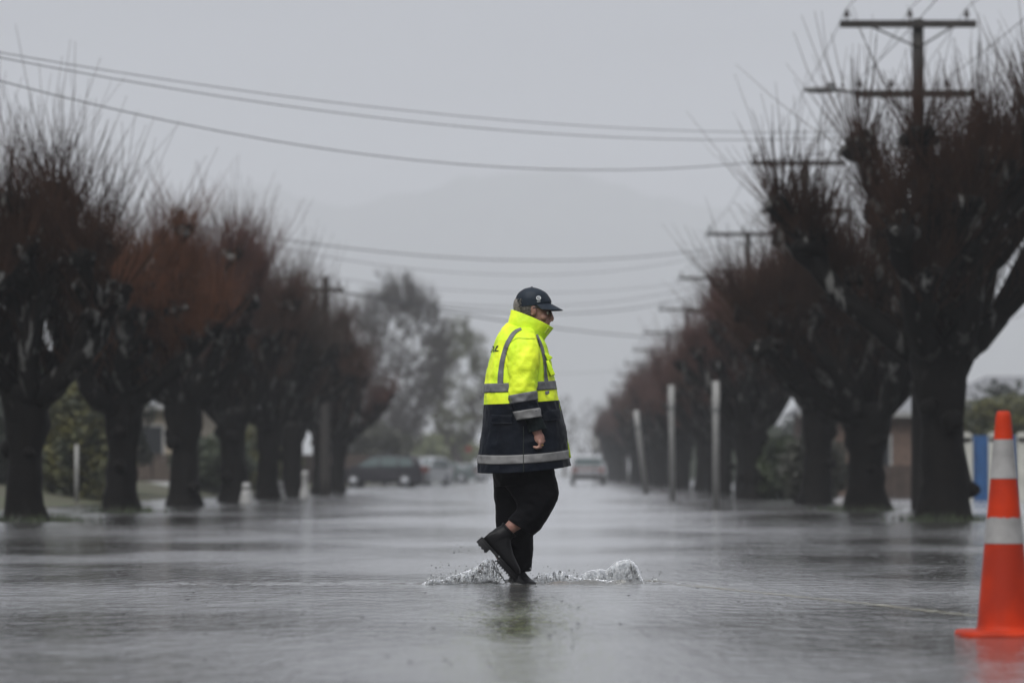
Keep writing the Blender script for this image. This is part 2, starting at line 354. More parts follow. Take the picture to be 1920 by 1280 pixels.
# ================================================================ POLLARDED TREES
def pollard(seed, shoot_len=1.35, dens=1.0):
    rd = random.Random(seed); wd = MB(); sh = MB(); knots = []
    TH = 1.75 + rd.uniform(-.1, .15)
    lean = Vector((rd.uniform(-.08, .08), rd.uniform(-.08, .08), 0))
    tp = []; tr = []
    for i in range(12):
        t = i / 11; z = -.12 + t * (TH + .12)
        tp.append(lean * t + Vector((0, 0, z)))
        tr.append(.205 + .15 * math.exp(-t * 7) + .13 * max(0, t - .55) / .45)
    wd.tube(tp, tr, 18, rough=.22)
    for i in range(rd.randint(4, 6)):     # burrs on the stem
        a = rd.uniform(0, 6.28); z = rd.uniform(.2, TH); wd.ball((math.cos(a) * .24, math.sin(a) * .24, z), rd.uniform(.07, .14), 10, 7, lump=.5)
    def limb(p, d, length, r0, r1, rise, depth, zmax):
        n = 7; pts = [p.copy()]; rad = [r0]; dirs = [d.copy()]
        q = p.copy(); dd = d.copy()
        for i in range(1, n):
            dd = (dd + Vector((rd.uniform(-.38, .38), rd.uniform(-.38, .38), rise + rd.uniform(-.16, .16)))).normalized()
            q = q + dd * length / (n - 1)
            pts.append(q.copy()); dirs.append(dd.copy()); f = i / (n - 1); rad.append(r0 + (r1 - r0) * f + rd.uniform(-.008, .02))
        wd.tube(pts, rad, 9, rough=.38)
        knots.append((q, dd, r1 * 1.55, 1.0))
        wd.ball(q, (r1 * 2.1, r1 * 2.1, r1 * 1.8), 12, 9, lump=.8, ls=9)
        if depth:
            for i in range(2, n - 1):
                if rd.random() < .95:
                    a = rd.uniform(0, 6.28); side = Vector((math.cos(a), math.sin(a), rd.uniform(-.1, .7))).normalized()
                    limb(pts[i], (dirs[i] * .5 + side * .9).normalized(), length * rd.uniform(.34, .58), rad[i] * .72, r1 * rd.uniform(.7, .95), .22, depth - 1, zmax)
        else:
            if rd.random() < .4: knots.append((pts[3], dirs[3], rad[3] * 1.2, .5))
        # twigs straight off the limb
        for i in range(1, n):
            for k in range(int(7 * dens)):
                a = rd.uniform(0, 6.28); d2 = Vector((math.cos(a) * .6, math.sin(a) * .6, rd.uniform(.3, 1.2))).normalized()
                pt = pts[i - 1].lerp(pts[i], rd.random())
                shoot(pt, d2, rd.uniform(.35, 1.0), .006)
    def shoot(p, d, ln, r):
        q = p.copy(); dd = d.copy(); pts = [q.copy()]; n = 4
        for i in range(n - 1):
            dd = (dd + Vector((rd.uniform(-.12, .12), rd.uniform(-.12, .12), .16))).normalized(); q = q + dd * ln / (n - 1); pts.append(q.copy())
        b = len(sh.v)
        for i, pt in enumerate(pts):
            rr = r * (1 - .72 * i / (n - 1))
            for k in range(3):
                a = k * 2.094; sh.v.append((pt.x + rr * math.cos(a), pt.y + rr * math.sin(a), pt.z))
            if i:
                o = b + (i - 1) * 3
                for k in range(3):
                    k2 = (k + 1) % 3; sh.f.append((o + k, o + k2, o + 3 + k2, o + 3 + k)); sh.m.append(0)
        if ln > .7 and rd.random() < .5:     # side twig
            s = pts[1]; a = rd.uniform(0, 6.28); shoot(s, (dd + Vector((math.cos(a), math.sin(a), 0)) * .6).normalized(), ln * .4, r * .6)
    top = lean + Vector((0, 0, TH))
    nl = 7; off = rd.uniform(0, 6)
    for i in range(nl):
        a = off + i * 2 * math.pi / nl + rd.uniform(-.25, .25); el = rd.uniform(.10, .85)
        d = Vector((math.cos(a) * math.cos(el), math.sin(a) * math.cos(el), math.sin(el)))
        limb(top + Vector((math.cos(a) * .12, math.sin(a) * .12, rd.uniform(-.3, 0))), d, rd.uniform(1.5, 2.1), rd.uniform(.13, .17), .085, .30, 1, 5)
    for i in range(3):
        a = off + i * 2.1; d = Vector((math.cos(a) * .35, math.sin(a) * .35, 1)).normalized()
        limb(top, d, rd.uniform(1.7, 2.3), .16, .085, .1, 1, 5)
    for (p, d, r, wgt) in knots:
        n = int(56 * wgt * dens)
        for k in range(n):
            v = Vector((rd.gauss(0, 1), rd.gauss(0, 1), rd.gauss(.5, .8))).normalized()
            dd = (v * .72 + d * .3 + Vector((0, 0, .50))).normalized()
            ln = shoot_len * (rd.uniform(.3, .8) if rd.random() < .8 else rd.uniform(.8, 1.35))
            shoot(p + v * r * .8, dd, ln, rd.uniform(.006, .0095))
    return wd.mesh('trunk', M_bark), sh.mesh('shoots', M_shoot_red)
VARS = [pollard(s, ln, dn) for s, ln, dn in ((11, 1.7, .5), (23, 1.0, 1), (37, 1.15, 1), (41, 1.1, 1), (59, 1.25, 1.2), (73, 1.05, 1))]
M_shoot_dark = mat('shoot_dark', (.048, .026, .018), .6, spec=.03, var=.5, vscale=2.2)
SH = {'dark': M_shoot_dark, 'red': M_shoot_red, 'orange': M_shoot_orange, 'brown': M_shoot_brown, 'grey': M_shoot_grey}
def tree(X, Y, v, rz, sc_, shm, label, group):
    hv = sorted(q.co.z for q in VARS[v][1].vertices)[-60]; sc_ = (sc_[0], sc_[1] / hv)
    o = empty('pollarded_tree', (X, Y, 0), label, 'tree', group, rz); o.scale = (sc_[0], sc_[0], sc_[1])
    a = bpy.data.objects.new('trunk', VARS[v][0]); b = bpy.data.objects.new('crown', VARS[v][1])
    for q in (a, b): C.objects.link(q); q.parent = o
    b.material_slots[0].link = 'OBJECT'; b.material_slots[0].material = SH[shm]
ordn = ['first', 'second', 'third', 'fourth', 'fifth', 'sixth', 'seventh', 'eighth', 'ninth', 'tenth', 'eleventh', 'twelfth', 'thirteenth', 'fourteenth', 'fifteenth', 'sixteenth', 'seventeenth', 'eighteenth', 'nineteenth', 'twentieth', 'twenty-first', 'twenty-second', 'twenty-third', 'twenty-fourth', 'twenty-fifth']
GL = 'pollarded trees along the left side of the street'; GR = 'pollarded trees along the right side of the street'
left = [(45, 52, 0, 'dark', 1.12, 6.0, 'dark pollarded tree at the left edge with long bare shoots fanning upward'),
        (225, 64, 1, 'orange', 1.2, 5.75, 'pollarded tree with orange-brown shoots, second trunk from the left edge'),
        (345, 75, 2, 'red', 1.25, 6.3, 'pollarded tree between the orange-tinted crown and the narrow pole, third trunk on the left'),
        (440, 86.7, 3, 'brown', 1.3, 6.7, 'brown pollarded tree, fourth trunk on the left, long shoots leaning over the road'),
        (500, 96, 4, 'grey', 1.2, 6.8, 'greyish pollarded tree, fifth trunk on the left, by a white bollard'),
        (548, 106, 5, 'brown', 1.25, 6.2, 'brown pollarded tree, sixth trunk on the left, between two white bollards'),
        (600, 118, 1, 'brown', 1.15, 6.0, 'pollarded tree just below the left wooden pole with a crossarm'),
        (632, 128, 2, 'red', 1.1, 5.2, 'last pollarded tree of the left row, reddish, beside the dark parked car')]
rr = random.Random(5)
for px, Y, v, s, a, b, lab in left: tree(gx(px, Y), Y, v, rr.uniform(0, 6.28), (a, b), s, lab, GL)
rd_lab = ['largest pollarded tree at the right edge, mossy trunk beside the orange cone', 'pollarded tree with the thick black trunk, second from the right edge', 'pollarded tree with a reddish bushy base, third trunk from the right edge', 'dark pollarded tree left of the round green hedge on the right side']
ry = [53.3, 67, 80, 96, 109, 121, 133]
while ry[-1] < 400: ry.append(ry[-1] + 13.5 + (ry[-1] > 250) * 5)
for i, Y in enumerate(ry):
    lab = rd_lab[i] if i < 4 else ('bare reddish pollarded tree, %s from the camera in the right row%s' % (ordn[i], '' if i < 10 else ', fading in the haze'))
    X = [5.42, 5.42, 5.42, 4.95][i] if i < 4 else 5.4 + rr.uniform(-.25, .25)
    s = ['dark', 'dark', 'brown', 'red'][i] if i < 4 else rr.choice(['red', 'red', 'brown', 'brown', 'grey'])
    tree(X, Y, [2, 4, 1, 3][i] if i < 4 else rr.randrange(6), rr.uniform(0, 6.28), ([1.42, 1.5, 1.3, 1.3][i] if i < 4 else rr.uniform(1.1, 1.3), [6.95, 5.9, 6.3, 6.7][i] if i < 4 else rr.uniform(6.2, 7.0)), s, lab, GR)

# ================================================================ LEAF MASSES, BUSHES, BARE TREES
def leaves(mb, c, r, n, size, rd, lump=.35):
    c = Vector(c)
    for i in range(n):
        while True:
            d = Vector((rd.uniform(-1, 1), rd.uniform(-1, 1), rd.uniform(-1, 1)))
            if d.length <= 1: break
        rad = 1 + lump * noise.noise(d.normalized() * 2.2 + c)
        d = d.normalized() * (d.length ** .45) * rad
        p = c + Vector((d.x * r[0], d.y * r[1], d.z * r[2]))
        a = Vector((rd.gauss(0, 1), rd.gauss(0, 1), rd.gauss(0, 1))).normalized(); b = a.orthogonal().normalized()
        s = size * rd.uniform(.5, 1.3)
        mb.add([p - a * s, p + b * s * .5, p + a * s, p - b * s * .5], [(0, 1, 2, 3)])
def leafmat(name, c, c2): return mat(name, c, .6, col2=c2, vscale=2.5)
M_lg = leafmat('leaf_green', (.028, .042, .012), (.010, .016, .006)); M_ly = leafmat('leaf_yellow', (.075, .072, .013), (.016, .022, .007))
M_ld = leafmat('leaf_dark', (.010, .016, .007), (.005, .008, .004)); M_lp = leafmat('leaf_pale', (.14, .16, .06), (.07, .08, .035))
M_lo = leafmat('leaf_olive', (.036, .037, .022), (.015, .016, .01))
def bush(px, Y, z0, r, m, label, n=2600, size=.07, cat='bush', name='bush', seed=1):
    rd = random.Random(seed); X = gx(px, Y)
    o = empty(name, (X, Y, z0), label, cat)
    s = MB()
    for k in range(7):
        a = rd.uniform(0, 6.28); s.tube([(0, 0, -.1), (math.cos(a) * r[0] * .3, math.sin(a) * r[1] * .3, r[2] * .8), (math.cos(a) * r[0] * .6, math.sin(a) * r[1] * .6, r[2] * 1.4)], [.04, .03, .01], 5)
    s.build('stem', M_bark, o)
    f = MB(); leaves(f, (0, 0, r[2]), r, int(n * 1.6), size * 1.35, rd); f.build('foliage', m, o, smooth=False)
    return o
bush(150, 84, .05, (1.1, 1.2, 1.35), M_ly, 'yellow-green garden bush between the first two left trunks', 3000, seed=2)
bush(108, 90, .1, (1.0, 1.5, 1.65), M_lg, 'tall dark green bush behind the yellowish bush at the left', 3500, seed=3)
bush(185, 96, .2, (1.3, 1.5, 1.6), M_ld, 'dark evergreen shrub just left of the second trunk', 3500, seed=4)
bush(20, 88, .05, (1.3, 1.5, 1.4), M_ld, 'dark shrub behind the leftmost trunk', 3000, seed=5)
bush(398, 112, .2, (1.2, 1.4, .75), M_lg, 'green hedge between the third and fourth left trunks', 3200, name='hedge', cat='hedge', seed=6)
bush(468, 125, .2, (.6, 1.2, 1.0), M_ly, 'small yellowish shrub seen between the fourth and fifth left trunks', 1800, seed=7)
bush(525, 140, .2, (.8, 1.2, 1.1), M_ly, 'yellowish shrub seen between the fifth and sixth left trunks', 1800, seed=8)
bush(1467, 96, -.05, (.72, .8, .78), M_lg, 'round clipped green hedge between dark trunks on the right', 3200, .06, cat='hedge', name='round_hedge', seed=9)
bush(1532, 84, -.05, (.75, .7, .75), M_lo, 'brownish scrubby bush at the foot of the third right trunk', 2600, .05, seed=10)
bush(1890, 104, 1.0, (1.45, 1.2, .85), M_ly, 'olive green hedge rising above the white and blue fence', 4200, .06, cat='hedge', name='hedge', seed=11)
bush(700, 200, .2, (2.2, 2, 1.5), M_lo, 'olive hedge behind the dark parked car', 3000, .12, cat='hedge', name='hedge', seed=12)
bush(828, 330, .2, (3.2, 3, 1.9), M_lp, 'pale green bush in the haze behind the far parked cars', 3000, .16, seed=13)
def hedge(X, Y0, Y1, h, m, label, seed, n=9000):
    rd = random.Random(seed); o = empty('hedge', (X, (Y0 + Y1) / 2, .1), label, 'hedge'); f = MB(); L_ = Y1 - Y0
    for i in range(n):
        y = rd.uniform(-.5, .5) * L_; hh = h * (1 + .22 * noise.noise(Vector((y * .35, X, seed))))
        z = hh * rd.random() ** .7; x = rd.gauss(0, .5) * (1 - .3 * z / h); p = Vector((x, y, z)); s = rd.uniform(.07, .16)
        a = Vector((rd.gauss(0, 1), rd.gauss(0, 1), rd.gauss(0, 1))).normalized(); b = a.orthogonal().normalized()
        f.add([p - a * s, p + b * s * .6, p + a * s, p - b * s * .6], [(0, 1, 2, 3)])
    f.build('foliage', m, o, smooth=False)
    t = MB(); t.tube([(0, -L_ / 2, .3), (.1, 0, .35), (0, L_ / 2, .3)], .09, 6); t.build('branch', M_bark, o)
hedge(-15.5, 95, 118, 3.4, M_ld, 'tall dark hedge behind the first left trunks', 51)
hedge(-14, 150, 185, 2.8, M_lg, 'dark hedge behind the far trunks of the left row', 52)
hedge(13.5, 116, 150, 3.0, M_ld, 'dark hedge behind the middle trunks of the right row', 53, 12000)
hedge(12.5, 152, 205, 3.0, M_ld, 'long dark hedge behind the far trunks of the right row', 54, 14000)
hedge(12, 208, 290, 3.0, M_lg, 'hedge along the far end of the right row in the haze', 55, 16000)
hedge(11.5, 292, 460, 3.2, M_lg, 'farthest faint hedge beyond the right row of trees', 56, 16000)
# grass tufts around the trunk feet
def tufts(X, Y, n, seed, label):
    rd = random.Random(seed); s = MB()
    for i in range(n):
        a = rd.uniform(0, 6.28); q = .3 + abs(rd.gauss(0, .25)); x = math.cos(a) * q; y = math.sin(a) * q; h = rd.uniform(.04, .15)
        dx = rd.uniform(-.05, .05); dy = rd.uniform(-.05, .05)
        s.add([(x - .008, y, -.03), (x + .008, y, -.03), (x + dx, y + dy, h)], [(0, 1, 2)])
    o = s.build('grass', M_lg, smooth=False); o.location = (X, Y, 0); tag(o, label, 'grass', kind='stuff')
tufts(gx(65, 52), 51.9, 520, 3, 'grass tuft standing out of the water at the foot of the leftmost tree')
tufts(gx(230, 64), 63.9, 380, 4, 'grass around the foot of the second trunk on the left')
tufts(gx(1768, 53.2), 53.1, 420, 5, 'short grass at the foot of the mossy tree beside the cone')
tufts(gx(1600, 66.8), 66.7, 320, 6, 'grass around the foot of the thick black trunk on the right')

def bare_tree(px, Y, H, W, leafm, nl, label, barkm, seed, n=520):
    rd = random.Random(seed); z0 = H * .17; cz = H * .60; rz = H * .42; rx = W / 2
    nodes = [Vector((0, 0, -.1)), Vector((.05, 0, z0 * .5)), Vector((0, .03, z0))]; par = [-1, 0, 1]
    T = []
    while len(T) < n:
        d = Vector((rd.uniform(-1, 1), rd.uniform(-1, 1), rd.uniform(-1, 1)))
        if d.length > 1: continue
        d = d.normalized() * d.length ** .55
        p = Vector((d.x * rx, d.y * rx, cz + d.z * rz)) * (1 + .10 * noise.noise(d * 2.5 + Vector((seed, 0, 0))))
        if d.z < 0: p.x *= 1 + .35 * d.z; p.y *= 1 + .35 * d.z
        T.append(p)
    base = nodes[2]; T.sort(key=lambda p: (p - base).length)
    dist = [0, 0, 0]
    for p in T:
        dp = (p - base).length; bi = 2; bc = 1e9
        for i in range(2, len(nodes)):
            l = (nodes[i] - p).length; c = l + .35 * dist[i] * 0 + (0 if nodes[i].z < p.z + .2 else l * .8)
            if c < bc: bc = c; bi = i
        nodes.append(p); par.append(bi); dist.append(dist[bi] + (nodes[bi] - p).length)
    cnt = [0] * len(nodes)
    for i in range(len(nodes) - 1, 0, -1): cnt[i] = max(cnt[i], 1); cnt[par[i]] += cnt[i]
    rt = H * .027; rad = [max(.020, rt * (c / cnt[1]) ** .56) for c in cnt]
    wd = MB(); tw = MB(); f = MB()
    for i in range(1, len(nodes)):
        a, b = nodes[par[i]], nodes[i]; m = (a + b) / 2 + Vector((rd.uniform(-1, 1), rd.uniform(-1, 1), -.6)) * (b - a).length * .10
        big = rad[i] > .05
        (wd if big else tw).tube([a, m, b], [min(rad[par[i]], rad[i] * 1.25), rad[i] * 1.1, rad[i]], 7 if big else 3, cap=False)
        if not big:
            out = (b - Vector((0, 0, cz * .8))).normalized()
            for k in range(12):
                d = (out + Vector((rd.gauss(0, .6), rd.gauss(0, .6), rd.gauss(.35, .5)))).normalized(); ln = W * rd.uniform(.06, .15)
                tw.tube([b, b + d * ln * .5 + Vector((0, 0, .02)), b + d * ln + Vector((0, 0, .1))], [.014, .012, .008], 3, cap=False)
                for q in range(nl):
                    c = b + d * ln * rd.random() + Vector((rd.gauss(0, .15), rd.gauss(0, .15), rd.gauss(0, .15))); u = Vector((rd.gauss(0, 1), rd.gauss(0, 1), rd.gauss(0, 1))).normalized(); v = u.orthogonal()
                    f.add([c - u * .07, c + v * .04, c + u * .07, c - v * .04], [(0, 1, 2, 3)])
    o = empty('tree', (gx(px, Y), Y, 0), label, 'tree')
    wd.build('trunk', barkm, o); tw.build('twigs', barkm, o)
    if nl: f.build('foliage', leafm, o, smooth=False)['kind'] = 'stuff'
M_fb = mat('far_bark', (.075, .066, .06), .8, spec=.1)  # bark lightened so its colour carries extra haze on the far trees
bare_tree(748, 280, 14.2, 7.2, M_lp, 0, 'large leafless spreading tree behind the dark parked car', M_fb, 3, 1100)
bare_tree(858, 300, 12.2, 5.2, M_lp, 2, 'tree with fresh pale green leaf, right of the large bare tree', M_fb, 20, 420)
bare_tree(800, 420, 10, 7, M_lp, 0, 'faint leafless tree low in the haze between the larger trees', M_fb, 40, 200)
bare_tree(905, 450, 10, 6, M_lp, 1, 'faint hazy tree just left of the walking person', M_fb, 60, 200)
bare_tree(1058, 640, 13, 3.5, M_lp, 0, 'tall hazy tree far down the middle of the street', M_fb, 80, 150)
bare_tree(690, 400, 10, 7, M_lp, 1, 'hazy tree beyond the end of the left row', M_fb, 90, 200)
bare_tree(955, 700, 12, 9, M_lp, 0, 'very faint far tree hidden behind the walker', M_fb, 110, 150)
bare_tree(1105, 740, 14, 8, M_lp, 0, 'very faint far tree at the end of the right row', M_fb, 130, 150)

# ================================================================ POLES AND WIRES
PXL = 6.45
def pole(X, Y, H, label, arms, name='power_pole', group=None, lean=0, lamp=False):
    o = empty(name, (X, Y, -.06), label, 'power pole', group)
    p = MB(); n = 10
    p.tube([(lean * t, 0, t * (H + .06)) for t in [i / n for i in range(n + 1)]], [.155 - .055 * i / n for i in range(n + 1)], 12); p.build('pole', M_pole, o)
    for z, l_, r__, ins in arms:
        a = MB(); a.box(((r__ - l_) / 2, -.13, z), (l_ + r__, .11, .12)); arm = a.build('crossarm', M_pole, o, smooth=False)
        for x in ins:
            q = MB(); q.lathe([(.012, .06), (.012, .12), (.03, .125), (.055, .13), (.05, .155), (.03, .16), (.05, .175), (.042, .2), (.02, .215), (.035, .235), (.02, .255), (0, .26)], (x, -.13, z), 12)
            q.build('insulator', mat_ins, arm)
        b = MB()
        for s, ln in ((-1, l_ * .6), (1, r__ * .6)):
            b.tube([(0, -.1, z - .42), (s * ln, -.1, z - .04)], .018, 6)
        b.build('brace', M_pole, o)
    if lamp:
        l1 = MB(); l1.tube([(0, 0, 7.42), (-1.2, -.05, 7.46), (-1.5, -.05, 7.5)], .03, 8); ar = l1.build('lamp_arm', M_postgrey, o)
        l2 = MB(); l2.ball((-1.72, -.05, 7.5), (.34, .12, .06), 14, 8); l2.ball((-1.55, -.05, 7.58), (.09, .07, .07), 10, 6); l2.build('lamp_head', M_postgrey, o)
    return o
mat_ins = mat('insulator', (.03, .022, .02), .25)
pys = [68, 98.6, 128, 157, 187, 218, 249, 280, 312, 345]
for i, Y in enumerate(pys):
    arms = [(8.66, 1.39, 1.02, (-1.27, -.15, .85))]
    arms.append((7.42, 1.15, 1.0, (-1.05, -.5, .5)) if i < 3 else (7.3, 1.0, 1.0, (-.9, .9)))
    pole(PXL, Y, 8.7, ['wooden power pole with two crossarms above the largest right tree', 'second power pole from the camera on the right, crossarm left of the big crown'][i] if i < 2 else
         'wooden power pole, %s from the camera on the right%s' % (ordn[i], '' if i < 5 else ', faint in the haze'), arms, group='power poles along the right side', lamp=(i == 0))
pole(gx(335, 85), 85, 6.5, 'thick plain pole standing in the crown of the third left tree', [], lean=.03)
pole(gx(610, 114), 114, 6.5, 'wooden pole with one short crossarm above the end of the left row', [(6.15, .75, .55, (-.6, .4))])
def sag(a, b, s, n=24): return [a.lerp(b, i / n) - Vector((0, 0, 4 * s * (i / n) * (1 - i / n))) for i in range(n + 1)]
def wire(spans, r, label, group):
    m = MB(); pts = []
    for a, b, s in spans:
        q = sag(Vector(a), Vector(b), s); pts += q if not pts else q[1:]
    m.tube(pts, r * .42, 6, cap=False); o = m.build('power_line', M_wire); tag(o, label, 'cable', group)
    # curve-like things keep their origin on the ground: left at world origin
for x, z, lab in ((-1.27, 8.88, 'long overhead wire on the street side of the upper crossarms at right'), (-.15, 8.88, 'long overhead wire on the middle insulators of the upper crossarms at right'), (.85, 8.88, 'long overhead wire on the outer insulators of the upper crossarms at right'),
                  (-1.05, 7.64, 'lower overhead wire on the street side of the right poles'), (.5, 7.64, 'lower overhead wire on the outer side of the right poles')):
    py = [30] + pys
    wire([((PXL + x, py[i] , z), (PXL + x, py[i + 1], z), .32) for i in range(len(py) - 1)], .017, lab, 'wires running along the right poles')
cross = [(at(1722, 242, 68), at(-260, 48, 44), .45, .014, 'upper of three wires crossing the whole street high in the sky'),
         (at(1722, 248, 68), at(-260, 52, 44), .56, .016, 'middle of three wires crossing the whole street high in the sky'),
         (at(1722, 250, 68), at(-260, 76, 44), 1.02, .018, 'lowest and thickest of the three wires crossing the sky'),
         (at(335, 415, 85), at(1414, 452, 128), .75, .032, 'doubled wire from the thick left pole across to the right poles'),
         (at(335, 420, 85), at(1414, 455, 128), 1.1, .018, 'faint sagging wire just under the doubled crossing wire'),
         (at(335, 470, 85), at(1414, 505, 128), .85, .016, 'thin crossing wire level with the third right pole arm'),
         (at(600, 540, 114), at(1300, 556, 187), .8, .05, 'dark cable sagging across the big bare tree top'),
         (at(600, 540, 114), at(1335, 530, 157), .75, .026, 'upper thin wire from the short-armed left pole'),
         (at(610, 541, 114), at(1300, 636, 187), .3, .055, 'dark cable passing behind the cap towards the lower right'),
         (at(400, 520, 112), at(610, 540, 114), .1, .05, 'short dark cable left of the short-armed pole'),
         (at(700, 690, 260), at(1227, 690, 249), .4, .022, 'faint wire far down the street at jacket height')]
for a, b, s, r, lab in cross: wire([(a, b, s)], r, lab, 'wires crossing the street')

# ================================================================ WHITE POSTS, BOLLARDS, SIGNS
def post(px, Y, H, w, leanx, label, capped):
    o = empty('white_post', (gx(px, Y), Y, -.06), label, 'post', 'white marker posts on the right')
    m = MB(); m.tube([(0, 0, 0), (leanx, 0, H - .5), (leanx * (H / (H - .5)), 0, H)], w / 2 * 1.2, 10); m.build('shaft', M_white, o)
    c = MB(); l2 = leanx * H / (H - .5)
    c.box((leanx * .98, -.012, H - .55), (w * 1.15, w * 1.1, .07)); c.build('band', M_postgrey, o, smooth=False)
    if capped:
        d = MB(); d.box((l2, 0, H - .2), (w * 1.35, w * 1.1, .42)); d.build('top_plate', M_white, o, smooth=False)
post(1342, 74, 2.48, .11, .0, 'nearest and tallest white post at the right kerb, wider top plate', True)
post(1261, 92.5, 2.82, .12, -.03, 'middle upright white post of the three at the right kerb', True)
post(1212, 122, 2.7, .15, -.27, 'leaning white post, leftmost and farthest of the three', False)
def bollard(px, Y, label, h=.62):
    m = MB(); m.lathe([(0, h), (.05, h), (.09, h - .03), (.10, h - .12), (.085, h - .16), (.085, .3), (.12, .2), (.16, .02), (.17, -.06), (0, -.06)], (0, 0, 0), 16)
    o = m.build('bollard', M_white); o.location = (gx(px, Y), Y, 0); tag(o, label, 'bollard', 'white bollards on the left verge')
bollard(462, 84, 'small white bollard between the fourth and fifth left trunks', .45)
bollard(524, 98, 'small white bollard between the fifth and sixth left trunks', .45)
bollard(572, 104, 'tallest white bollard right of the sixth left trunk', .72)
def letterbox(px, Y, label):
    o = empty('letterbox', (gx(px, Y), Y, -.03), label, 'letterbox'); a = MB(); a.box((0, 0, .35), (.09, .09, .7)); a.build('post', M_white, o, smooth=False)
    b = MB(); b.box((0, 0, .78), (.22, .3, .16)); b.tube([(0, -.15, .86), (0, .15, .86)], .11, 12); b.build('box', M_white, o, smooth=False)
letterbox(1420, 98, 'white letterbox on a post left of the round green hedge')
s0 = empty('road_sign', (gx(1115, 205), 205, -.03), 'pale sign on a post right behind the white vehicle', 'sign')
a = MB(); a.tube([(0, 0, 0), (0, 0, 2.5)], .035, 8); a.build('sign_post', M_postgrey, s0)
a = MB(); a.box((0, -.05, 2.25), (.42, .03, .6)); a.build('sign_panel', M_white, s0, smooth=False)
M_orange = mat('cone_orange', (.42, .030, .006), .6, spec=.15, col2=(.27, .022, .008), vscale=4.5, detail=9, bump=.15, bscale=60)
s1 = empty('warning_sign', (gx(878, 300), 300, -.03), 'small orange warning panel beside the far parked cars', 'sign')
a = MB(); a.tube([(0, 0, 0), (0, 0, 2.7)], .04, 8); a.build('sign_post', M_postgrey, s1)
a = MB(); a.box((0, -.05, 2.55), (.5, .03, .5), rot=Matrix.Rotation(R(45), 3, 'Y')); a.build('sign_panel', M_orange, s1, smooth=False)
pp = MB(); pp.tube([(0, 0, 0), (0, 0, 1.3)], .04, 8); po = pp.build('post', M_kerb); po.location = (gx(143, 80), 80, -.05); tag(po, 'thin pale post in front of the yellow-green bush at left', 'post')

# ================================================================ HOUSES AND FENCES
M_beige = mat('beige_wall', (.34, .29, .22), .8, bump=.2, var=.15, vscale=2); M_roofg = mat('grey_roof', (.16, .165, .175), .6, bump=.2, bscale=12)
M_brown = mat('brown_board', (.055, .038, .03), .8, var=.3, vscale=4); M_brick = mat('brown_brick', (.13, .085, .065), .85, var=.35, vscale=8)
M_glass = mat('dark_glass', (.02, .022, .025), .1); M_blue = mat('blue_panel', (.012, .075, .22), .5, var=.25, vscale=5)
M_cream = mat('cream_render', (.46, .46, .42), .8, bump=.3, bscale=25, var=.2, vscale=3)
def house(X, Y, w, d, h, z0, wallm, roofm, label, wins, rh=1.4):
    o = empty('house', (X, Y, z0), label, 'house')
    a = MB(); a.box((0, 0, h / 2), (w, d, h)); a.build('wall', wallm, o, smooth=False)
    r = MB(); hw, hd = w / 2 + .4, d / 2 + .4
    r.add([(-hw, -hd, h), (hw, -hd, h), (hw, hd, h), (-hw, hd, h), (-hw * .45, 0, h + rh), (hw * .45, 0, h + rh)], [(0, 1, 5, 4), (1, 2, 5), (2, 3, 4, 5), (3, 0, 4), (3, 2, 1, 0)])
    rf = r.build('roof', roofm, o, smooth=False); rf.location.z = .003
    fa = MB(); fa.box((0, -hd - .02, h - .06), (w + .8, .04, .16)); fa.build('gutter', M_white, o, smooth=False)
    for (x, z, ww, hh) in wins:
        fr = MB(); t = .09
        fr.box((x, -d / 2 - .03, z + hh / 2), (ww, .06, t)); fr.box((x, -d / 2 - .03, z - hh / 2), (ww, .06, t))
        for s in (-1, 1): fr.box((x + s * (ww / 2 - t / 2), -d / 2 - .03, z), (t, .06, hh - t))
        fo = fr.build('window', M_white, o, smooth=False)
        pn = MB(); pn.box((x, -d / 2 - .012, z), (ww - 2 * t, .024, hh - t)); pn.build('pane', M_glass, fo, smooth=False)
house(gx(262, 135), 135 + 4, 4.0, 8, 2.55, .45, M_beige, M_roofg, 'beige house with a small white framed window seen between the second and third left trunks', [(.45, 1.25, .85, 1.25), (-1.2, 1.3, .9, 1.2)])
house(gx(395, 165), 170, 6.0, 8, 2.4, .45, M_beige, M_roofg, 'pale roofed house above the green hedge between left trunks', [(-1, 1.3, 1.2, 1.1), (1.5, 1.3, 1.2, 1.1)])
house(gx(1702, 118), 122, 6.0, 8, 2.5, .0, M_brick, M_roofg, 'brown brick house with white window trim seen past the thick right trunk', [(-.75, 1.25, .5, 1.1), (.9, 1.2, .5, 1.7)])
house(gx(1990, 122), 127, 7.5, 8, 2.35, .3, M_cream, M_roofg, 'house with the pale grey roof at the right edge above the hedge', [(-2, 1.3, 1.4, 1.1)], 1.2)
def fence(X0, X1, Y, z0, h, m, label, np_):
    o = empty('fence', ((X0 + X1) / 2, Y, z0), label, 'fence'); w = X1 - X0
    a = MB(); nb = int(w / .16)
    for i in range(nb): a.box((-w / 2 + (i + .5) * w / nb, 0, h / 2), (w / nb - .012, .025, h))
    a.build('boards', m, o, smooth=False)
    for i in range(np_):
        b = MB(); b.box((-w / 2 + i * w / (np_ - 1), .06, h / 2), (.1, .09, h + .05)); b.build('fence_post', m, o, smooth=False)
fence(gx(235, 118), gx(335, 118), 118, .38, .85, M_brown, 'low brown board fence in front of the beige house', 3)
fence(gx(1640, 100), gx(1735, 100), 100, -.05, .9, M_brown, 'low dark fence in front of the brown brick house', 3)
fo = empty('fence', (gx(1890, 93), 93, -.05), 'rendered white pillar fence with blue panels behind the cone', 'fence')
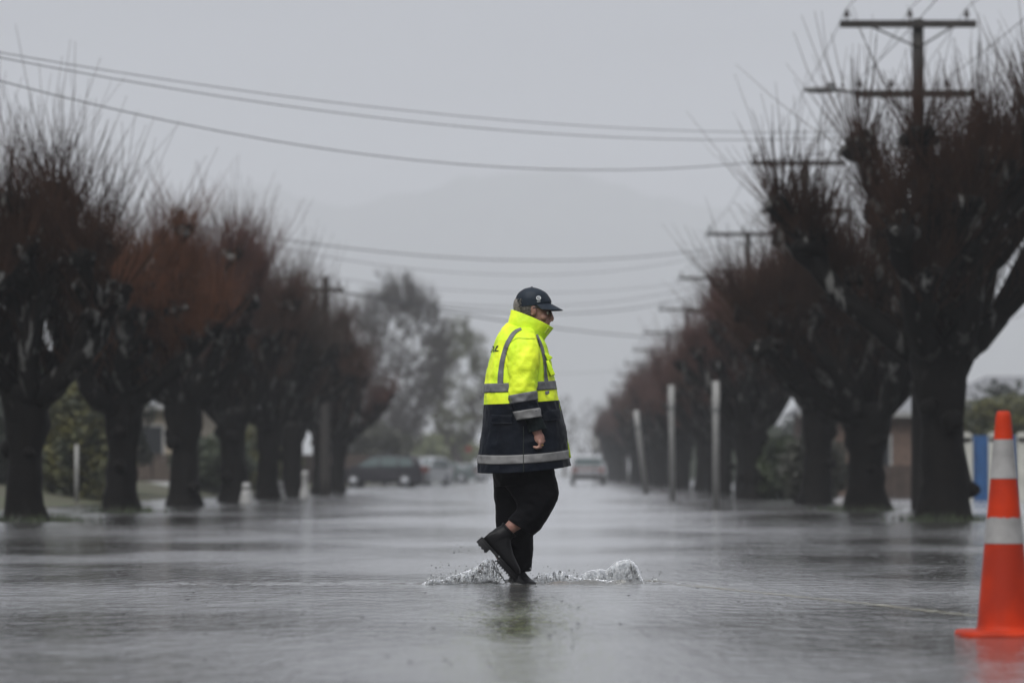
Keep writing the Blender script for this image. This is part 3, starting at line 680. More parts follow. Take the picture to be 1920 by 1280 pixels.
for k, px in enumerate((1811, 1862, 1915, 1968)):
    x = gx(px, 93) - gx(1890, 93); b = MB(); b.box((x, 0, .78), (.27, .27, 1.56)); b.tube([(x, -.135, 1.56), (x, .135, 1.56)], .135, 14); b.build('pillar', M_cream, fo, smooth=False)
for k, px in enumerate((1837, 1888, 1941)):
    x = gx(px, 93) - gx(1890, 93); b = MB()
    for q in range(3): b.box((x - .125 + q * .125, .02, .83), (.12, .04, 1.56))
    b.build('blue_panel', M_blue, fo, smooth=False)
dv = MB(); dv.add([(gx(262, 112) - 1, 104, .0), (gx(322, 112), 104, .0), (gx(330, 117), 117.8, .395), (gx(245, 117) - 1, 117.8, .395)], [(0, 1, 2, 3)])
tag(dv.build('driveway', M_kerb, smooth=False), kind='structure')
for k, (px, Y, w) in enumerate(((30, 105, 5), (640, 190, 6), (560, 175, 6))):
    fence(gx(px, Y) - w / 2, gx(px, Y) + w / 2, Y, .2, 1.3, M_brown, ['dark board fence behind the shrubs at the left edge', 'brown board fence left of the dark parked car', 'brown board fence behind the sixth left trunk'][k], 4)

# ================================================================ CARS
def car(X, Y, rz, paint, L_, W_, H_, prof, glassr, label, tail=False, hatch=True, rot_w=.31):
    """prof: side profile (x along the length, front at -x; z) of the whole body; glassr: glass side polygon"""
    o = empty('parked_car', (X, Y, -.04), label, 'car', 'parked cars far down the street', rz)
    hw = W_ / 2
    def inset(z): return hw - max(0, z - .85) * .24 - max(0, .4 - z) * .1
    nsub = 4; pts = []
    for i in range(len(prof)):
        a = Vector(prof[i]); b = Vector(prof[(i + 1) % len(prof)])
        for k in range(nsub): pts.append(a.lerp(b, k / nsub))
    m = MB(); n = len(pts); rows = []
    cz = .6
    for s, f in ((-1, .93), (-1, 1), (1, 1), (1, .93)):
        row = []
        for p in pts:
            q = p if f == 1 else Vector((p.x * .985, cz + (p.y - cz) * .96))
            row.append((q.x, s * (inset(p.y) if f != 1 else inset(p.y) - .035), q.y))
        rows.append(row)
    m.v = [p for r in rows for p in r]
    for j in range(3):
        for i in range(n): i2 = (i + 1) % n; m.f.append((j * n + i, j * n + i2, (j + 1) * n + i2, (j + 1) * n + i)); m.m.append(0)
    m.f.append(tuple(range(n))); m.f.append(tuple(reversed(range(3 * n, 4 * n)))); m.m += [0, 0]
    m.build('body', paint, o, smooth=False)
    for s in (-1, 1):
        for poly in glassr:
            g_ = MB(); k = len(poly)
            g_.v = [(x, s * (inset(z) + .008), z) for x, z in poly] + [(x, s * (inset(z) - .02), z) for x, z in poly]
            g_.f = [tuple(range(k)), tuple(reversed(range(k, 2 * k)))] + [(i, (i + 1) % k, k + (i + 1) % k, k + i) for i in range(k)]; g_.m = [0] * len(g_.f)
            g_.build('side_window', M_carglass, o, smooth=False)
        for x in (-L_ * .29, L_ * .29):
            wv = MB(); wv.tube([(x, s * (hw - .2), .31), (x, s * (hw + .012), .31)], rot_w, 20); we = wv.build('wheel', M_tyre, o)
            rv = MB(); rv.tube([(x, s * (hw + .005), .31), (x, s * (hw + .03), .31)], rot_w * .68, 20); rv.build('rim', M_rim, we)
    for nm, x, mm, zz in (('headlight', -L_ / 2 + .05, M_white, .68), ('tail_light', L_ / 2 - .04, M_tail, .86)):
        for s in (-1, 1):
            b = MB(); b.box((x, s * (hw - .17), zz), (.16, .26, .26 if nm == 'tail_light' else .14)); b.build(nm, mm, o, smooth=False)
    fx = max(p[0] for p in prof)
    # screens
    def screen(a, b, nm, out):
        q = MB(); w0, w1 = inset(a[1]) - .09, inset(b[1]) - .07; nrm = Vector((b[1] - a[1], 0, -(b[0] - a[0]))).normalized() * out
        q.v = [Vector((a[0], -w0, a[1])) + nrm * .012, Vector((a[0], w0, a[1])) + nrm * .012, Vector((b[0], w1, b[1])) + nrm * .012, Vector((b[0], -w1, b[1])) + nrm * .012]
        q.v += [Vector(p) - nrm * .03 for p in q.v[:4]]
        q.f = [(0, 1, 2, 3), (7, 6, 5, 4), (0, 4, 5, 1), (1, 5, 6, 2), (2, 6, 7, 3), (3, 7, 4, 0)]; q.m = [0] * 6
        q.build(nm, M_carglass, o, smooth=False)
    return o, screen
M_carglass = mat('car_glass', (.06, .085, .085), .08, coat=.5); M_tyre = mat('tyre', (.012, .012, .012), .7); M_rim = mat('rim', (.25, .26, .28), .35, metal=.5)
M_tail = mat('tail_lens', (.12, .02, .014), .4)
M_cd = mat('car_dark', (.008, .007, .011), .35, coat=.15, spec=.3); M_cw = mat('car_white', (.32, .33, .345), .3, coat=.4); M_cg = mat('car_greengrey', (.055, .075, .075), .3, coat=.4)
hatchp = [(-2.0, .28), (-2.02, .62), (-1.85, .82), (-1.1, .98), (-.35, 1.44), (.2, 1.52), (1.3, 1.49), (1.72, 1.36), (1.9, .95), (1.98, .60), (1.95, .28)]
hg = [[(-.98, .98), (-.32, 1.38), (-.02, 1.40), (-.02, .98)], [(.06, .98), (.06, 1.41), (.82, 1.40), (.82, .98)], [(.9, .98), (.9, 1.39), (1.4, 1.34), (1.55, 1.0)]]
sedp = [(-2.2, .28), (-2.22, .6), (-2.0, .78), (-1.1, .9), (-.45, 1.34), (.1, 1.42), (.8, 1.38), (1.4, 1.0), (2.15, .95), (2.22, .6), (2.18, .28)]
sg = [[(-.95, .92), (-.42, 1.28), (-.02, 1.31), (-.02, .92)], [(.06, .92), (.06, 1.32), (.7, 1.29), (1.15, .97)]]
c1, s_ = car(gx(716, 172), 172, R(-6), M_cd, 4.0, 1.72, 1.52, hatchp, hg, 'dark purple-black hatchback parked side-on beside the left row'); s_((-1.05, 1.01), (-.38, 1.41), 'windscreen', -1); s_((1.74, 1.32), (1.87, 1.0), 'rear_window', 1)
c2, s_ = car(gx(793, 200), 200, R(68), M_cw, 4.2, 1.74, 1.5, hatchp, hg, 'white car partly hidden behind the tail of the dark hatchback'); s_((-1.05, 1.01), (-.38, 1.41), 'windscreen', -1); s_((1.74, 1.32), (1.87, 1.0), 'rear_window', 1)
c3, s_ = car(gx(832, 258), 258, R(-4), M_cg, 4.4, 1.74, 1.42, sedp, sg, 'grey-green sedan parked behind the dark hatchback'); s_((-1.05, .93), (-.5, 1.31), 'windscreen', -1); s_((.86, 1.34), (1.34, 1.03), 'rear_window', 1)
c4, s_ = car(gx(872, 300), 300, R(15), M_cw, 4.4, 1.74, 1.42, sedp, sg, 'farthest white sedan, just left of the walking person'); s_((-1.05, .93), (-.5, 1.31), 'windscreen', -1); s_((.86, 1.34), (1.34, 1.03), 'rear_window', 1)
vanp = [(-2.2, .32), (-2.24, .7), (-2.0, .98), (-1.25, 1.1), (-.6, 1.62), (.0, 1.72), (1.75, 1.68), (2.0, 1.55), (2.12, 1.05), (2.16, .7), (2.12, .32)]
vg = [[(-1.1, 1.1), (-.55, 1.55), (-.1, 1.58), (-.1, 1.1)], [(0, 1.1), (0, 1.59), (.95, 1.58), (.95, 1.1)], [(1.05, 1.1), (1.05, 1.57), (1.7, 1.54), (1.75, 1.1)]]
# seen from behind: the tail (+x) turned towards the camera
c5, s_ = car(gx(1102, 212), 212, R(-90), M_cw, 4.3, 1.84, 1.7, vanp, vg, 'white estate vehicle seen from behind at the right of the street', rot_w=.36)
s_((2.02, 1.5), (2.11, 1.1), 'rear_window', 1)
b = MB(); b.box((2.17, 0, .92), (.03, 1.2, .08)); b.build('reflector_strip', M_tail, c5, smooth=False)
b = MB(); b.box((2.17, 0, .48), (.12, 1.78, .24)); b.build('rear_bumper', M_tyre, c5, smooth=False)

# ================================================================ TRAFFIC CONE
YC = FP / 460
cone = empty('traffic_cone', (gx(1880, YC), YC, 0), 'orange traffic cone with two white bands at the right edge', 'cone')
def cr_(z): return .112 - (.112 - .030) * ((z - .02) / .88)
b = MB(); prof = [(cr_(.02) + .012, .018), (cr_(.03), .034)]
z = .05
while z < .89: prof.append((cr_(z), z)); z += .02
prof += [(cr_(.89), .89), (.027, .905), (.02, .911), (.018, .9), (.016, .86)]
b.lathe(prof, seg=48); b.build('cone_body', M_orange, cone)
b = MB(); n = 32; vs = []
for zz, ex in ((-.012, .19), (.006, .192), (.018, .188), (.022, .17), (.024, .12)):
    for k in range(n):
        a = 2 * math.pi * k / n; c_, s2 = math.cos(a), math.sin(a); p = 6
        rr_ = ex / ((abs(c_) ** p + abs(s2) ** p) ** (1 / p)) if ex > .13 else ex
        vs.append((rr_ * c_, rr_ * s2, zz))
fs = [(j * n + k, j * n + (k + 1) % n, (j + 1) * n + (k + 1) % n, (j + 1) * n + k) for j in range(4) for k in range(n)] + [tuple(reversed(range(n)))]
b.add(vs, fs); bo = b.build('base', M_orange, cone)
M_refw = mat('white_band', (.29, .285, .28), .4, var=.35, vscale=9, bump=.15, bscale=50)
def zc(py): return (1190 - py) / 460
rdn = random.Random(4)
for (y0, y1, rag) in ((824, 897, 0), (967, 1018, 1)):
    b = MB(); n = 64; vs = []
    for j in range(7):
        for k in range(n):
            a = 2 * math.pi * k / n; t = j / 6
            top = zc(y0) - (rag * max(0, .006 + .009 * noise.noise(Vector((a * 3, 1, 4))) + .004 * noise.noise(Vector((a * 12, 1, 4)))))
            z = zc(y1) + t * (top - zc(y1)); r0 = cr_(z) + .0022; vs.append((r0 * math.cos(a), r0 * math.sin(a), z))
    fs = [(j * n + k, j * n + (k + 1) % n, (j + 1) * n + (k + 1) % n, (j + 1) * n + k) for j in range(6) for k in range(n)]
    b.add(vs, fs); b.build('reflective_band', M_refw, cone)

# ================================================================ THE WALKER
S = 315.0
PL = Vector((PX0, YP, 0))
person = empty('person', PL, 'man in yellow and navy rain jacket, black trousers and cap, wading across the street', 'person')
def q_(px, py, y=0): return Vector(((px - 975) / S, y, (1094 - py) / S))
M_hv = mat('hivis_yellow', (.78, .92, .035), .62, spec=.3, col2=(.52, .76, .022), vscale=5, bump=.6, bscale=13, dist=.02)
M_navy = mat('navy_shell', (.005, .0075, .013), .5, spec=.10, col2=(.003, .0045, .008), vscale=5, bump=.5, bscale=18, dist=.014)
M_tape = mat('reflective_tape', (.15, .153, .162), .5, col2=(.105, .107, .115), spec=.2, vscale=14, bump=.3, bscale=45)
M_tapel = mat('reflective_tape_pale', (.19, .19, .19), .5, col2=(.145, .145, .145), spec=.2, vscale=12, bump=.25, bscale=40)
M_black = mat('black_trousers', (.002, .0021, .003), .6, spec=.07, bump=.5, bscale=16, dist=.014)
M_boot = mat('boot_leather', (.004, .004, .005), .45, spec=.15, bump=.3, bscale=30, var=.4, vscale=12)
M_sole = mat('boot_sole', (.008, .008, .009), .5, spec=.15)
M_skin = mat('skin', (.32, .18, .135), .55, col2=(.21, .10, .078), vscale=18, bump=.15, bscale=90, dist=.003)
M_hair = mat('grey_hair', (.20, .185, .165), .7, col2=(.09, .083, .073), vscale=60, bump=.6, bscale=120, dist=.004)
M_cap = mat('cap_navy', (.010, .017, .028), .6, spec=.25, bump=.3, bscale=40, var=.35, vscale=10, dist=.006)
M_logo = mat('logo_white', (.6, .62, .64), .5)
M_text = mat('print_dark', (.015, .02, .015), .6)
M_cuff = mat('cuff_knit', (.004, .008, .009), .7, spec=.15, bump=.5, bscale=60)
M_gold = mat('gold', (.7, .45, .15), .3, metal=1)
M_frame = mat('spectacle_frame', (.03, .03, .035), .3, metal=.4)
M_lining = mat('lime_lining', (.34, .46, .02), .6, bump=.4, bscale=50)
M_patch = mat('collar_patch', (.42, .55, .05), .7, bump=.3, bscale=80)
M_iris = mat('eye', (.7, .68, .64), .15)

def surf(rings, wr=.004, n=2.25, seed=0, vert=1.0):
    """loft through rings (backx, backy, frontx, fronty, yc, hw, mid): returns S(angle, v, offset)"""
    A = [list(map(float, r)) for r in rings]
    def F(a, v, off=0, w=1):
        bx, by, fx, fy, yc, hw, mid = cr_interp(A, v)
        P0 = q_(bx, by); P1 = q_(fx, fy); Cc = (P0 + P1) / 2; h = (P1 - P0) / 2
        c, s = math.cos(a), math.sin(a); e = 2 / n
        cc = math.copysign(abs(c) ** e, c); ss = math.copysign(abs(s) ** e, s)
        hl = h.length; hn = h / max(hl, 1e-6)
        p = Cc + hn * cc * (hl + off) + Vector((0, yc + ss * (hw + off), 0)) - Vector((0, 0, mid / S)) * ss * ss
        if wr and w:
            sv = Vector((p.x * 7, p.y * 7, p.z * 7 * vert)) + Vector((seed, seed * 2, 0))
            d = noise.noise(sv) * 1.0 + .55 * (1 - abs(noise.noise(sv * 2.3)) * 2.4) + .25 * noise.noise(sv * 5)
            rad = (hn * cc + Vector((0, ss, 0)))
            if rad.length > 1e-6: rad.normalize()
            p = p + rad * wr * d * w
        return p
    F.n = len(A); return F
def loft(F, v0, v1, nv, na, name, mats, parent, off=0, thick=0, mfun=None, a0=0, a1=2 * math.pi, closed=True, inner=True, smooth=True, cap1=False):
    m = MB(); cols = na if closed else na + 1
    def P(j, i, o): return F(a0 + (a1 - a0) * i / na, v0 + (v1 - v0) * j / nv, o)
    for j in range(nv + 1):
        for i in range(cols): m.v.append(P(j, i, off))
    for j in range(nv):
        for i in range(na):
            i2 = (i + 1) % cols if closed else i + 1
            m.f.append((j * cols + i, j * cols + i2, (j + 1) * cols + i2, (j + 1) * cols + i)); m.m.append(mfun(v0 + (v1 - v0) * (j + .5) / nv) if mfun else 0)
    if thick:
        b = len(m.v)
        for j in range(nv + 1):
            for i in range(cols): m.v.append(P(j, i, off - thick))
        for j in range(nv):
            for i in range(na):
                i2 = (i + 1) % cols if closed else i + 1
                m.f.append((b + (j + 1) * cols + i, b + (j + 1) * cols + i2, b + j * cols + i2, b + j * cols + i)); m.m.append(m.m[j * na + i])
        for j in (0, nv):
            for i in range(na):
                i2 = (i + 1) % cols if closed else i + 1
                f = (j * cols + i, j * cols + i2, b + j * cols + i2, b + j * cols + i); m.f.append(f if j else tuple(reversed(f))); m.m.append(m.m[min(j, nv - 1) * na + i])
        if not closed:
            for j in range(nv):
                for i in (0, na):
                    f = (j * cols + i, (j + 1) * cols + i, b + (j + 1) * cols + i, b + j * cols + i); m.f.append(f); m.m.append(m.m[j * na])
    if cap1: m.f.append(tuple((nv) * cols + i for i in range(cols))); m.m.append(0)
    return m.build(name, mats, parent, smooth=smooth)

# --- jacket body
JR = [(895.5, 886, 1069, 873, 0, .262, 5.5), (897.5, 868.8, 1067, 859.3, 0, .264, 5), (899, 852, 1065, 843, 0, .264, 5), (900.8, 830, 1062, 824, 0, .262, 4), (902.8, 807, 1059, 803, 0, .258, 3),
      (906, 775, 1052, 773, 0, .252, 2), (907.8, 758.6, 1047, 750.5, 0, .249, 2), (909.4, 736.5, 1044, 730, 0, .247, 2), (910.8, 719.5, 1041, 714, 0, .245, 2), (914.5, 693, 1035, 690, 0, .240, 0),
      (920, 668, 1029, 668, 0, .232, 0), (929, 640, 1024, 648, 0, .212, 0), (936.5, 626, 1021, 640, 0, .185, 0), (945, 614, 1018, 634, 0, .145, 0), (953, 606, 1015, 630, 0, .10, 0)]
J = surf(JR, .0105, 2.3, 3, .8)
jk = loft(J, 0, 14, 84, 110, 'jacket', [M_hv, M_navy], person, 0, .006, mfun=lambda v: 1 if v < 6 else 0)
dg = bpy.context.evaluated_depsgraph_get()
bm = bmesh.new(); bm.from_mesh(jk.data); JB = BVHTree.FromBMesh(bm); bm.free()
def band(F, v0, v1, m, name, par, off=.003, nv=5, na=110, **k): return loft(F, v0, v1, nv, na, name, m, par, off, .003, **k)
band(J, 1, 2, M_tapel, 'reflective_tape', jk, .0035, nv=6); band(J, 7, 8, M_tape, 'reflective_tape', jk, .0035, nv=6)
# --- sleeves
def sleeve_rings(sgn, y0):
    yb = lambda y: sgn * y
    return [(970, 789, 1013.6, 782.5, yb(.245), .074, 0), (965, 773, 1011, 765.7, yb(.248), .078, 0), (959.6, 758.6, 1008.8, 751, yb(.25), .083, 0), (956, 743, 1007.7, 734, yb(.25), .086, 0),
            (954, 719, 1008, 709, yb(.246), .09, 0), (951.5, 685, 1010.5, 682, yb(.232), .092, 0), (952, 654, 1010.5, 655, yb(.205), .09, 0), (957, 639, 1007.5, 638, yb(.18), .085, 0),
            (963, 628, 1003.5, 627, yb(.15), .075, 0), (970, 620, 998.5, 619.5, yb(.125), .06, 0), (978, 616, 993, 615, yb(.10), .04, 0)]
def sleeve(sgn):
    F = surf(sleeve_rings(sgn, 0), .0115, 2.1, 11 + sgn, 1.2)
    o = loft(F, 0, 10, 70, 64, 'sleeve', [M_hv, M_navy], jk, 0, .005, mfun=lambda v: 1 if v < 3 - .0 and v < 2.02 else 0, cap1=True)
    band(F, 0, 1, M_tapel, 'reflective_tape', o, .003, na=64); band(F, 2, 3, M_tape, 'reflective_tape', o, .003, na=64)
    # shoulder seam
    G = surf([(981, 784, 1014.5, 780, sgn * .245, .052, 0), (986, 792, 1018, 788, sgn * .244, .050, 0), (988, 803, 1022, 797, sgn * .243, .047, 0), (989.5, 813, 1024.5, 803.5, sgn * .242, .045, 0)], .003, 2, 5)
    loft(G, 0, 3, 14, 40, 'inner_cuff', M_cuff, jk, 0, .006)
    return o, F
slv, SF = sleeve(-1)
# far sleeve swings back a little (hidden in the picture)
slv2, SF2 = sleeve(1)
# --- collar
CRG = [(953, 607, 1016, 642, 0, .098, 0), (955, 598, 1022, 633, 0, .10, 0), (957.5, 589, 1030, 623, 0, .098, -1), (959.3, 581, 1036.7, 614.5, 0, .094, -2)]
CF = surf(CRG, .0022, 2.1, 21)
loft(CF, 0, 3, 16, 80, 'collar', M_hv, jk, .004, .009)
# --- things laid on the jacket by projecting straight in from its side
def project(px, py, side=-1, bv=None, off=.004):
    o = q_(px, py, side * 1.0); d = Vector((0, -side, 0))
    hit = (bv or JB).ray_cast(o, d)
    if hit[0] is None: return None
    nrm = hit[1]
    if nrm.y * side < 0: nrm = -nrm
    return hit[0] + nrm * off
def bvh_of(o):
    bm = bmesh.new(); bm.from_mesh(o.data); t = BVHTree.FromBMesh(bm); bm.free(); return t
def ribbon(path, name, m, parent, side=-1, bv=None, off=.004, steps=10, across=3, thick=.003):
    """path: list of (left px,py, right px,py)"""
    mm = MB(); rows = []
    n = (len(path) - 1) * steps
    for i in range(n + 1):
        ax, ay, bx, by = cr_interp([list(map(float, p)) for p in path], i / steps); row = []
        for k in range(across + 1):
            f = k / across; p = project(ax + (bx - ax) * f, ay + (by - ay) * f, side, bv, off)
            row.append(p)
        if all(r is not None for r in row): rows.append(row)
    if len(rows) < 2: return None
    c = across + 1
    for row in rows: mm.v += [tuple(p) for p in row]
    b = len(mm.v)
    for row in rows: mm.v += [tuple(p + Vector((0, -side * thick, 0))) for p in row]
    for j in range(len(rows) - 1):
        for k in range(across):
            f = (j * c + k, j * c + k + 1, (j + 1) * c + k + 1, (j + 1) * c + k); mm.f.append(f); mm.f.append(tuple(x + b for x in reversed(f))); mm.m += [0, 0]
        for k in (0, across):
            mm.f.append((j * c + k, (j + 1) * c + k, b + (j + 1) * c + k, b + j * c + k)); mm.m.append(0)
    for j in (0, len(rows) - 1):
        for k in range(across): mm.f.append((j * c + k, j * c + k + 1, b + j * c + k + 1, b + j * c + k)); mm.m.append(0)
    return mm.build(name, m, parent)
JSB = None
def merged_bvh(objs):
    bm = bmesh.new()
    for o in objs: bm.from_mesh(o.data)
    t = BVHTree.FromBMesh(bm); bm.free(); return t
JS = merged_bvh([jk, slv, slv2])
backtape = [(934.5, 720, 944.5, 720), (935, 706, 944.8, 706), (938.5, 680, 947.3, 681), (945.5, 653, 954, 655), (956.5, 631, 964, 635), (966, 621, 971, 626.5), (977, 616, 979, 621.5), (992, 614.2, 992, 619)]
fronttape = [(1019.5, 720, 1028, 718), (1019.3, 700, 1024.5, 699), (1018, 680, 1023.3, 679), (1012.5, 654, 1018, 652), (1006.5, 637, 1010.5, 634), (1002.5, 626, 1006, 624)]
for sd in (-1, 1):
    ribbon(backtape, 'reflective_tape', M_tape, jk, sd, JS, .0045); ribbon(fronttape, 'reflective_tape', M_tape, jk, sd, JS, .0045)
# pocket flaps
for sd in (-1, 1):
    ribbon([(925, 778, 925, 795), (945, 779, 945, 795.5), (962, 779, 962, 796)], 'pocket_flap', M_navy, jk, sd, JB, .011, across=6, thick=.008)
    ribbon([(1016, 772, 1016, 790), (1030, 771, 1030, 789.5), (1047, 769.5, 1047.5, 787)], 'pocket_flap', M_navy, jk, sd, JB, .012, across=6, thick=.009)
# side slit line, hem to the sleeve
ribbon([(981.6, 886.5, 982.8, 886.5), (981.6, 850, 982.8, 850), (981.4, 800, 982.6, 800)], 'side_seam', M_text, jk, -1, JB, .0062, across=1, thick=.001, steps=16)
# chest pocket with two stiff flaps standing off the chest
def flap(pts, y0, y1, name, m, th=.006):
    mm = MB(); k = len(pts)
    P = [q_(x, y) for x, y in pts]
    mm.v = [(p.x, y0, p.z) for p in P] + [(p.x, y1, p.z) for p in P]
    mm.f = [tuple(range(k)), tuple(reversed(range(k, 2 * k)))] + [(i, k + i, k + (i + 1) % k, (i + 1) % k) for i in range(k)]; mm.m = [0] * len(mm.f)
    o = mm.build(name, m, jk, smooth=False); bv = o.modifiers.new('b', 'BEVEL'); bv.width = .003; bv.segments = 2; return bake(o)
flap([(1021, 664), (1025, 663), (1036.5, 671.5), (1030.5, 677), (1026, 676)], -.17, -.07, 'chest_flap', M_hv)
flap([(1024, 678), (1029, 677), (1035, 689), (1041, 703), (1033, 706), (1028, 694)], -.185, -.05, 'chest_pocket', M_hv)
flap([(1022, 735.5), (1030, 733), (1030.5, 738), (1026.5, 742), (1022.5, 741)], -.215, -.205, 'webbing_loop', M_tape)
# zip facing / lime lining down the open front
zp = MB(); path = [(1035, 690), (1038, 708), (1043.5, 728), (1047.5, 751), (1053, 775), (1057.5, 797), (1063, 818), (1067.5, 838), (1071, 858)]
wds = [2, 2.2, 2.2, 2.5, 3, 3.8, 4.2, 4, 4]
F_ = cr_interp
for j in range(33):
    px, py = cr_interp([list(map(float, p)) for p in path], j / 4); wd_, = cr_interp([[float(x)] for x in wds], j / 4)
    p = q_(px, py); wv = .003 * noise.noise(Vector((j * .9, 0, 0)))
    for (dx, dy) in ((-wd_ / S, -.032), (0, -.03), (.0, .0), (-wd_ / S, .002)): zp.v.append((p.x + dx + wv, dy - .01, p.z))
    if j:
        o_ = (j - 1) * 4
        for k in range(4): zp.f.append((o_ + k, o_ + (k + 1) % 4, o_ + 4 + (k + 1) % 4, o_ + 4 + k)); zp.m.append(0)
zp.f += [(3, 2, 1, 0), tuple(len(zp.v) - 4 + k for k in range(4))]; zp.m += [0, 0]
zp.build('front_facing', M_lining, jk)
CB = bvh_of([c for c in jk.children if c.name.startswith('collar')][0])
ribbon([(1020, 623.5, 1024.5, 627.5), (1027, 613.5, 1032, 617)], 'collar_patch', M_patch, jk, -1, CB, .004, steps=6, across=3, thick=.002)
# seams: yoke line and collar seam
ribbon([(957, 645, 956.5, 646), (970, 637, 970, 638), (985, 637.5, 985, 638.4), (1003, 637, 1003, 638)], 'yoke_seam', M_lining, jk, -1, JS, .0035, across=1, thick=.001)
# --- printing across the shoulders
tcu = bpy.data.curves.new('t', 'FONT'); tcu.body = 'TOLL'; tcu.size = 1; tcu.shear = .35; tcu.offset = .025; tcu.space_character = 1.05
to = bpy.data.objects.new('t', tcu); C.objects.link(to)
dg = bpy.context.evaluated_depsgraph_get(); dg.update(); tme = bpy.data.meshes.new_from_object(to.evaluated_get(dg)); bpy.data.objects.remove(to)
bm = bmesh.new(); bm.from_mesh(tme); bmesh.ops.triangulate(bm, faces=bm.faces)
bmesh.ops.subdivide_edges(bm, edges=[e for e in bm.edges if e.calc_length() > .12], cuts=3)
xs_ = [v.co.x for v in bm.verts]; x0, x1 = min(xs_), max(xs_); ys_ = [v.co.y for v in bm.verts]; y0, y1 = min(ys_), max(ys_)
for v in bm.verts:
    a = math.pi - .55 + 1.32 * (v.co.x - x0) / (x1 - x0); vv = 10.28 + .38 * (v.co.y - y0) / (y1 - y0); v.co = J(a, vv, .0035)
bm.to_mesh(tme); bm.free(); tme.materials.clear(); tme.materials.append(M_text)
for p in tme.polygons: p.material_index = 0
o = bpy.data.objects.new('back_lettering', tme); C.objects.link(o); o.parent = jk

# --- body (one continuous surface)
bd = MB()
def T(pts, rad, seg=14): bd.tube([q_(*p) for p in pts], rad, seg)
Q = q_
rotf = Matrix.Rotation(R(8), 3, 'Y')
bd.ball(Q(996, 575), (.101, .076, .098), 28, 20)                        # skull
bd.ball(Q(1006, 588), (.078, .066, .085), 24, 16, rotf)                 # face
bd.ball(Q(1012, 603), (.062, .052, .052), 20, 14)                       # jaw
bd.ball(Q(1023, 616), (.024, .026, .02), 14, 10)                        # chin
bd.tube([Q(1030, 581), Q(1032.5, 589), Q(1034.5, 597), Q(1033, 601.5)], [.010, .0115, .0155, .014], 12)   # nose
for s in (-1, 1):
    bd.ball(Q(1031, 602, s * .011), (.010, .008, .008), 10, 8)          # nostrils wing
    bd.ball(Q(1027, 580.5, s * .028), (.012, .026, .009), 12, 8)        # brow
    bd.ball(Q(1019, 595, s * .045), (.022, .020, .022), 12, 8)          # cheek
    bd.ball(Q(1000.5, 582, s * .077), (.018, .010, .030), 16, 12, Matrix.Rotation(R(-14), 3, 'Y') @ Matrix.Rotation(s * R(12), 3, 'Z'))   # ear
    bd.ball(Q(998.5, 590, s * .074), (.009, .008, .010), 10, 8)         # lobe
bd.ball(Q(1027.5, 607.5), (.012, .024, .006), 14, 8); bd.ball(Q(1026.5, 611), (.012, .022, .007), 14, 8)     # lips
T([(997, 590), (990, 605), (984, 622), (978, 640)], [.062, .060, .07, .09], 18)
T([(978, 625), (974, 660), (972, 700), (975, 760), (978, 810), (980, 870), (980, 895)], [.10, .155, .16, .15, .15, .15, .12], 22)
for s in (-1, 1):
    T([(980, 640, s * .10), (981, 648, s * .17), (982, 690, s * .225), (983, 730, s * .243), (992, 765, s * .246), (1003, 800, s * .244), (1008, 814, s * .242)], [.07, .062, .05, .045, .042, .034, .029], 14)
# stance leg (left, far) and lifted leg (right, near)
T([(978, 880, .085), (975, 940, .09), (975, 990, .09), (974, 1035, .09), (972, 1066, .086), (971, 1080, .084)], [.09, .075, .058, .045, .036, .03], 16)
T([(982, 880, -.085), (1004, 905, -.09), (1022, 926, -.09), (1003, 948, -.09), (985, 968, -.09), (962, 984, -.09), (954, 992, -.09)], [.095, .078, .062, .055, .050, .040, .036], 16)
T([(955, 991, -.09), (942, 1000, -.09), (927, 1022, -.09), (938, 1044, -.09), (953, 1066, -.09)], [.036, .036, .030, .022, .016], 12)     # foot in the boot
T([(971, 1082, .084), (974, 1096, .06), (980, 1101, .01)], [.03, .024, .016], 12)
# right hand: half-closed, palm to the rear
def hand(s):
    y = .242 * s
    k = s
    bd.tube([Q(1007, 808, y), Q(1009, 817, y), Q(1012, 824, y), Q(1014, 829, y)], [.026, .029, .030, .027], 14, sq=(.95, .95))
    bd.ball(Q(1010.5, 822, y), (.035, .030, .040), 16, 12)
    kn = [((1013, 831.0), .028), ((1016.5, 829.5), .010), ((1019, 827), -.008), ((1019.5, 823.5), -.026)]     # pinky nearest the viewer .. index
    for i, ((kx, ky), dy) in enumerate(kn):
        yy = y + k * dy; f = (.86, 1.0, 1.05, .98)[i]; w_ = (.0095, .0105, .0108, .0105)[i]
        p0 = Q(1011, 822, y + k * dy * .55); p1 = Q(kx, ky, yy)
        p2 = p1 + Vector((-.006 - .003 * i, 0, -.027)) * f; p3 = p2 + Vector((-.020, -k * .001, -.006 + .001 * i)) * f; p4 = p3 + Vector((-.017, 0, .007)) * f
        bd.tube([p0, p1, (p1 + p2) / 2, p2, (p2 + p3) / 2, p3, p4], [w_ * 1.3, w_ * 1.22, w_ * 1.02, w_ * 1.06, w_ * .95, w_ * .95, w_ * .7], 10)
        bd.ball(p1, w_ * 1.28, 10, 8); bd.ball(p2, w_ * 1.08, 10, 8); bd.ball(p4, w_ * .72, 10, 8)
        ring_pt[(s, i)] = (p1 + p2) / 2
    # thumb leaves the side of the palm and points back and down, along the curled fingers
    a = Q(1006, 817, y - k * .022); b_ = Q(1001, 826, y - k * .030); c_ = Q(997, 834, y - k * .022 + 0); d_ = Q(992.5, 840, y - k * .012)
    bd.tube([a, b_, c_, d_], [.015, .0125, .0108, .0075], 10); bd.ball(d_, .0078, 10, 8)
ring_pt = {}
hand(-1); hand(1)
body = bd.build('body', M_skin, person); remesh(body, .0036, 3)
